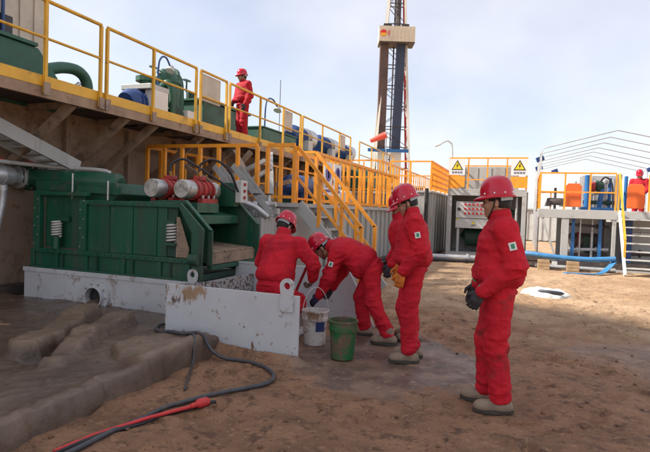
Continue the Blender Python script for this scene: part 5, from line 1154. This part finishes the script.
    if patch:
        S, E = g['shL'], g['elL']; d = nrm(E-S); o_ = nrm(lat-d*(lat@d)); q = S+(E-S)*.52+o_*.094; s2 = np.cross(d, o_)
        b = MB(); b.obox(q, (.058, .052, .006), d, s2, o_); pt = cmb(b, 'sleeve_patch', 'patch_white', jk)
        b = MB(); b.obox(q+o_*.0045, (.034, .024, .003), d, s2, o_); cmb(b, 'patch_emblem', 'patch_green', pt)
    # ---- trousers
    f = Field(*bounds([P]+[g[k] for k in ('hipL', 'hipR', 'knL', 'knR', 'anL', 'anR')], .19), h)
    f.ell(P+upp*.01, (.138, .178, .13), (fwp, latp, upp), .05)
    for s_ in 'LR':
        Hh, K, A_ = g['hip'+s_], g['kn'+s_], g['an'+s_]; f.cone(Hh, K, .110, .086, .04); f.cone(K, A_+(K-A_)*.09, .086, .078, .03)
    f.folds([(g['knL'], .15, .028), (g['knR'], .15, .028), (g['anL']+V3(0, 0, .08), .15, .032), (g['anR']+V3(0, 0, .08), .15, .032), (P-upp*.05, .14, .022)], .011, seed+3)
    for s_ in 'LR':
        Hh, K, A_ = g['hip'+s_], g['kn'+s_], g['an'+s_]; sg = 1 if s_ == 'L' else -1; dl = nrm(K-Hh); ol = nrm(latp*sg-dl*((latp*sg)@dl)); fl_ = np.cross(ol, dl)
        f.raise_(Hh+(K-Hh)*.62+ol*.09, (dl, ol, fl_), (.085, .06, .07), .008); f.seam(Hh+(K-Hh)*.5+ol*.1, fl_, .2, .005); f.seam(K+(A_-K)*.5+ol*.08, np.cross(ol, nrm(A_-K)), .2, .005)
        f.seam(K-V3(0, 0, .0), nrm(A_-K), .11, .005); f.raise_(K+fwp*.07, (fwp, latp, upp), (.05, .06, .11), .005)
    for s_ in 'LR': f.ell(g['an'+s_]-V3(0, 0, .10), (.14, .14, .075), None, .001, 'd')
    child('trousers', f.mesh(), legcloth)
    # ---- boots
    for s_ in 'LR':
        A_ = g['an'+s_]; td = nrm(g['toe'+s_]*V3(1, 1, 0)); tz = g['toe'+s_][2]; fl = A_[2]-.085; sd2 = np.cross(V3(0, 0, 1), td)
        f = Field(A_-V3(.26, .26, .14), A_+V3(.26, .26, .12), h*.8)
        f.cone(A_+V3(0, 0, .05), A_-V3(0, 0, .03)-td*.01, .056, .058, .03); f.ell(A_-td*.045-V3(0, 0, .042), (.055, .046, .05), (td, sd2, V3(0, 0, 1)), .03)
        f.ell(A_+td*.075-V3(0, 0, .042), (.115, .049, .050), (td, sd2, V3(0, 0, 1)), .04); f.ell(A_+td*.135-V3(0, 0, .045), (.065, .052, .046), (td, sd2, V3(0, 0, 1)), .03)
        f.cut(A_-V3(0, 0, .066), V3(0, 0, -1)); bt = child('boot', f.mesh(), 'boot_leather')
        b = MB(); pl = []
        for k in range(28):
            a = 2*math.pi*k/28; c = math.cos(a); w_ = .052+.008*(c > 0)-.008*abs(math.sin(2*a)); pl.append((.05+.157*c, w_*math.sin(a)))
        b.prism(pl, A_-V3(0, 0, .0765), td, sd2, V3(0, 0, 1), .026); cmb(b, 'sole', 'boot_sole', bt)
        b = MB()
        for q in range(4):
            c_ = A_+td*(.048+.018*q)+V3(0, 0, .045-.021*q); b.bar(c_-sd2*.026, c_+sd2*.026, .007, .006)
        cmb(b, 'lace', 'boot_sole', bt)
    # ---- gloves
    if hands:
        for i, s_ in enumerate('LR'):
            gl = child('glove', hand_field(g['wr'+s_], g['hd'+s_], g['pn'+s_], g['th'+s_], min(h*.75, .0075), curl[i]), gloves[i])
            if cuff:
                d = nrm(g['hd'+s_]); w_ = g['wr'+s_]; b = MB(); b.lathe([(.043, -.045), (.047, -.04), (.045, 0), (.041, .012), (.038, .012)], w_, d, 20); cmb(b, 'cuff', cuff, gl)
    # ---- hair and helmet
    f = Field(Hd-.16, Hd+.16, max(h*.8, .006)); f.ell(Hd+hu*.028-hf*.012, (.102, .083, .106), HR, .01); f.ell(Hd-hf*.045-hu*.03, (.052, .062, .055), HR, .03)
    f.cut(Hd+hf*.052, hf); f.cut(Hd-hu*.050, -hu)
    for s_ in (-1, 1): f.ell(Hd+hf*.045+hl*.075*s_-hu*.04, (.06, .03, .05), HR, .001, 'd')
    child('hair', f.mesh(), 'hair')
    hc = Hd+hu*.048-hf*.004; b = MB(); n = 48; V = []; prof = [(1.09, -.012), (1.10, -.004), (1.0, .006), (.995, .03), (.965, .062), (.88, .098), (.72, .126), (.46, .146), (.2, .154), (.0, .156)]
    for i, (s_, z_) in enumerate(prof):
        for k in range(n):
            a = 2*math.pi*k/n; c, sn_ = math.cos(a), math.sin(a); rx, ry = .128, .110
            e = 0
            if i < 2: e = .042*max(0, c)**1.6; 
            rid = .007*math.exp(-(sn_*s_*ry/.018)**2)*(1 if 3 <= i else 0)
            V.append(hc+hf*(c*s_*rx+e+(-.004 if i < 2 else 0))+hl*(sn_*s_*ry)+hu*(z_+rid-(.012*max(0, c) if i < 2 else 0)))
    F = [(i*n+k, i*n+(k+1) % n, (i+1)*n+(k+1) % n, (i+1)*n+k) for i in range(len(prof)-1) for k in range(n)]
    V2 = [v-hu*.004 if i < 2*n else v*.97+hc*.03-hu*.002 for i, v in enumerate(V)]; N0 = len(V)
    F2 = [(N0+q[3], N0+q[2], N0+q[1], N0+q[0]) for q in F]+[(k, N0+k, N0+(k+1) % n, (k+1) % n) for k in range(n)]
    b.add(V+V2, F+F2, True); hm = cmb(b, 'helmet', 'helmet_red')
    for k in range(10):
        a = 2*math.pi*(k+.5)/10; p = hc+hf*(.1285*math.cos(a))+hl*(.1105*math.sin(a))+hu*.020
        b = MB(); b.ball(p, .0078, 5); cmb(b, 'rivet', 'helmet_white', hm)
    b = MB(); pts = [hc+hf*(.112*math.cos(a)-.002)+hl*(.094*math.sin(a))-hu*(.018+.012*(1-abs(math.cos(a/1)))) for a in np.linspace(math.pi*.62, math.pi*1.38, 13)]
    for a_, b_ in zip(pts[:-1], pts[1:]): b.bar(a_, b_, .006, .036, up=hu)
    cmb(b, 'nape_band', 'band_pale', hm)
    b = MB(); b.tube(smooth_path([hc+hl*.102-hf*.01-hu*.005, Hd+hl*.080+hf*.02-hu*.05, Hd+hl*.030+hf*.065-hu*.118, Hd-hl*.030+hf*.065-hu*.118, Hd-hl*.080+hf*.02-hu*.05, hc-hl*.102-hf*.01-hu*.005], 4), .005, 6); cmb(b, 'chin_strap', 'black_plastic', hm)
    for s_ in (-1, 1):
        b = MB(); b.ball(Hd+hf*.082+hl*.031*s_+hu*.006, .0125, 6); cmb(b, 'eye', 'eye')
        b = MB(); b.bar(Hd+hf*.0965+hl*.016*s_+hu*.024, Hd+hf*.084+hl*.050*s_+hu*.024, .008, .010); cmb(b, 'eyebrow', 'hair')
    return body

def stand(hf=(1, 0, -.12), lean=0., **kw):
    J = dict(pelvis=(0, 0, .95), chest=(.0+lean*.5, 0, 1.24), neck=(-.005+lean, 0, 1.47), head=(.035+lean*1.2, 0, 1.615), hfwd=hf, hup=(0, 0, 1),
             shL=(-.01+lean*.9, .205, 1.425), shR=(-.01+lean*.9, -.205, 1.425), elL=(-.05, .255, 1.13), elR=(-.05, -.255, 1.13), wrL=(.10, .25, .90), wrR=(.10, -.25, .90),
             hipL=(0, .088, .90), hipR=(0, -.088, .90), knL=(.02, .10, .50), knR=(.02, -.10, .50), anL=(-.02, .11, .085), anR=(-.02, -.11, .085), toeL=(1, .15, 0), toeR=(1, -.15, 0),
             hdL=(.35, 0, -1), hdR=(.35, 0, -1), pnL=(-.2, -1, 0), pnR=(-.2, 1, 0), thL=(1, 0, 0), thR=(1, 0, 0))
    J.update(kw); return J

# the worker with green cuffs, standing alone, looking on
person((-.16, 4.36, .0), R(190), stand(hf=(1, -.30, -.10), elL=(-.09, .262, 1.14), wrL=(.145, .215, .93), hdL=(.55, -.1, -1), elR=(-.07, -.25, 1.13), wrR=(.14, -.23, .93),
       knL=(.0, .10, .50), anL=(-.045, .10, .085), knR=(.05, -.10, .50), anR=(.035, -.12, .085), toeL=(1, .08, 0), toeR=(1, -.25, 0)),
       'man in red coverall with dark gloves and green cuffs watching from the damp sand', gloves=('glove_dark', 'glove_dark'), cuff='cuff_green', seed=2, curl=(.6, .5), h=.008, legcloth='red_cloth_dusty')
# the worker with orange gloves
person((-1.03, 5.40, .0), R(194), stand(hf=(1, -.12, -.42), lean=.03, elL=(-.05, .262, 1.14), wrL=(.12, .225, .91), hdL=(.22, 0, -1), wrR=(.13, -.22, .92),
       head=(.085, 0, 1.60), knR=(.06, -.10, .50), anR=(-.04, -.11, .085), knL=(.03, .1, .5), anL=(.01, .11, .085), toeL=(1, .1, 0)),
       'man in red coverall with orange gloves looking down at the green bucket', gloves=('glove_orange', 'glove_orange'), cuff='glove_orange', seed=5, curl=(.55, .55), h=.008)
# the worker half hidden behind him
person((-1.20, 6.28, .0), R(196), stand(hf=(1, .1, -.35), lean=.16, chest=(.13, 0, 1.20), elL=(.14, .27, 1.10), wrL=(.27, .24, .90), elR=(.14, -.27, 1.10), wrR=(.27, -.24, .90), neck=(.16, 0, 1.43), shL=(.16, .185, 1.35), shR=(.16, -.185, 1.35), head=(.17, 0, 1.535)),
       'man in red coverall mostly hidden behind the one with orange gloves', gloves=('glove_dark', 'glove_dark'), seed=8, h=.011)
# bending forward over the buckets
person((-1.61, 6.06, .0), R(186), dict(pelvis=(.03, 0, .84), chest=(.30, 0, 1.00), neck=(.50, 0, 1.06), head=(.645, 0, 1.04), hfwd=(.72, 0, -.72), hup=(.68, 0, .72),
       shL=(.43, .18, 1.02), shR=(.43, -.18, 1.02), elL=(.50, .22, .73), elR=(.44, -.25, .76), wrL=(.62, .17, .48), wrR=(.56, -.20, .54),
       hipL=(.02, .09, .80), hipR=(.04, -.09, .80), knL=(-.02, .14, .45), knR=(.17, -.12, .46), anL=(-.22, .20, .09), anR=(.12, -.16, .085), toeL=(1, .15, 0), toeR=(1, -.1, 0),
       hdL=(.7, -.1, -.65), hdR=(.5, .1, -.9), pnL=(-.4, -.9, -.3), pnR=(-.2, 1, 0), thL=(.7, 0, .7), thR=(1, 0, 0)),
       'man in red coverall bending far forward with one hand reaching over the white bucket', gloves=('glove_blue', 'glove_dark'), seed=11, curl=(.35, .5), h=.009)
# back to us, working in the bin with a red handled shovel
person((-2.60, 5.42, .03), R(80), dict(pelvis=(-.03, 0, .60), chest=(.06, -.01, .93), neck=(.17, .03, 1.15), head=(.27, .075, 1.255), hfwd=(.80, -.05, -.55), hup=(.5, 0, .85),
       shL=(.13, .21, 1.08), shR=(.13, -.23, 1.08), elL=(.18, .33, .82), elR=(.20, -.38, .86), wrL=(.38, .14, .62), wrR=(.34, -.30, .66),
       hipL=(-.04, .09, .57), hipR=(-.04, -.09, .57), knL=(.27, .16, .40), knR=(.25, -.17, .40), anL=(-.04, .18, .085), anR=(-.10, -.20, .085), toeL=(1, .2, 0), toeR=(1, -.2, 0),
       hdL=(.5, -.4, -.7), hdR=(.2, .55, -.75), pnL=(-.3, -.9, 0), pnR=(-.3, .8, .2), thL=(.8, 0, .4), thR=(.8, 0, .5)),
       'man in red coverall seen from behind stooping in the white bin with a shovel', gloves=('glove_dark', 'glove_brown'), seed=14, curl=(.9, .9), h=.009, patch=False)
t = thing('shovel', (-2.4, 5.8, 0), 'shovel with a red handle held by the man stooping in the white bin', 'shovel')
MB().tube([(-2.28, 5.72, .92), (-2.36, 5.75, .80), (-2.60, 5.86, .33), (-2.69, 5.88, .17)], .017, 10).build('handle', 'handle_red', t)
MB().prism([(-.11, -.02), (.11, -.02), (.12, .16), (.05, .28), (-.05, .28), (-.12, .16)], (-2.67, 5.88, .19), nrm((.05, 1, 0)), nrm((-.62, .1, -.75)), nrm((.75, 0, -.62)), .006).build('blade', 'dark_steel', t)
# on the walkway, and on the pump platform
person((-6.62, 11.65, 3.078), R(205+35), stand(hf=(1, -.35, -.12), wrL=(.10, .27, .90), elR=(.02, -.26, 1.14), wrR=(.17, -.17, 1.0)),
       'man in red coverall standing on the upper walkway behind the yellow railing', h=.014, seed=17, cloth='far_red_cloth', patch=False, gloves=('glove_dark', 'glove_dark'), headh=.011)
person((3.66, 20.6, 1.40), R(250), stand(hf=(1, 0, -.35), elL=(.02, .27, 1.14), elR=(.02, -.27, 1.14), wrL=(.24, .20, 1.0), wrR=(.24, -.20, 1.0), hdL=(1, 0, -.3), hdR=(1, 0, -.3)),
       'man in red coverall standing behind an orange shield on the pump platform', h=.018, seed=19, cloth='far_red_cloth', patch=False, headh=.013)
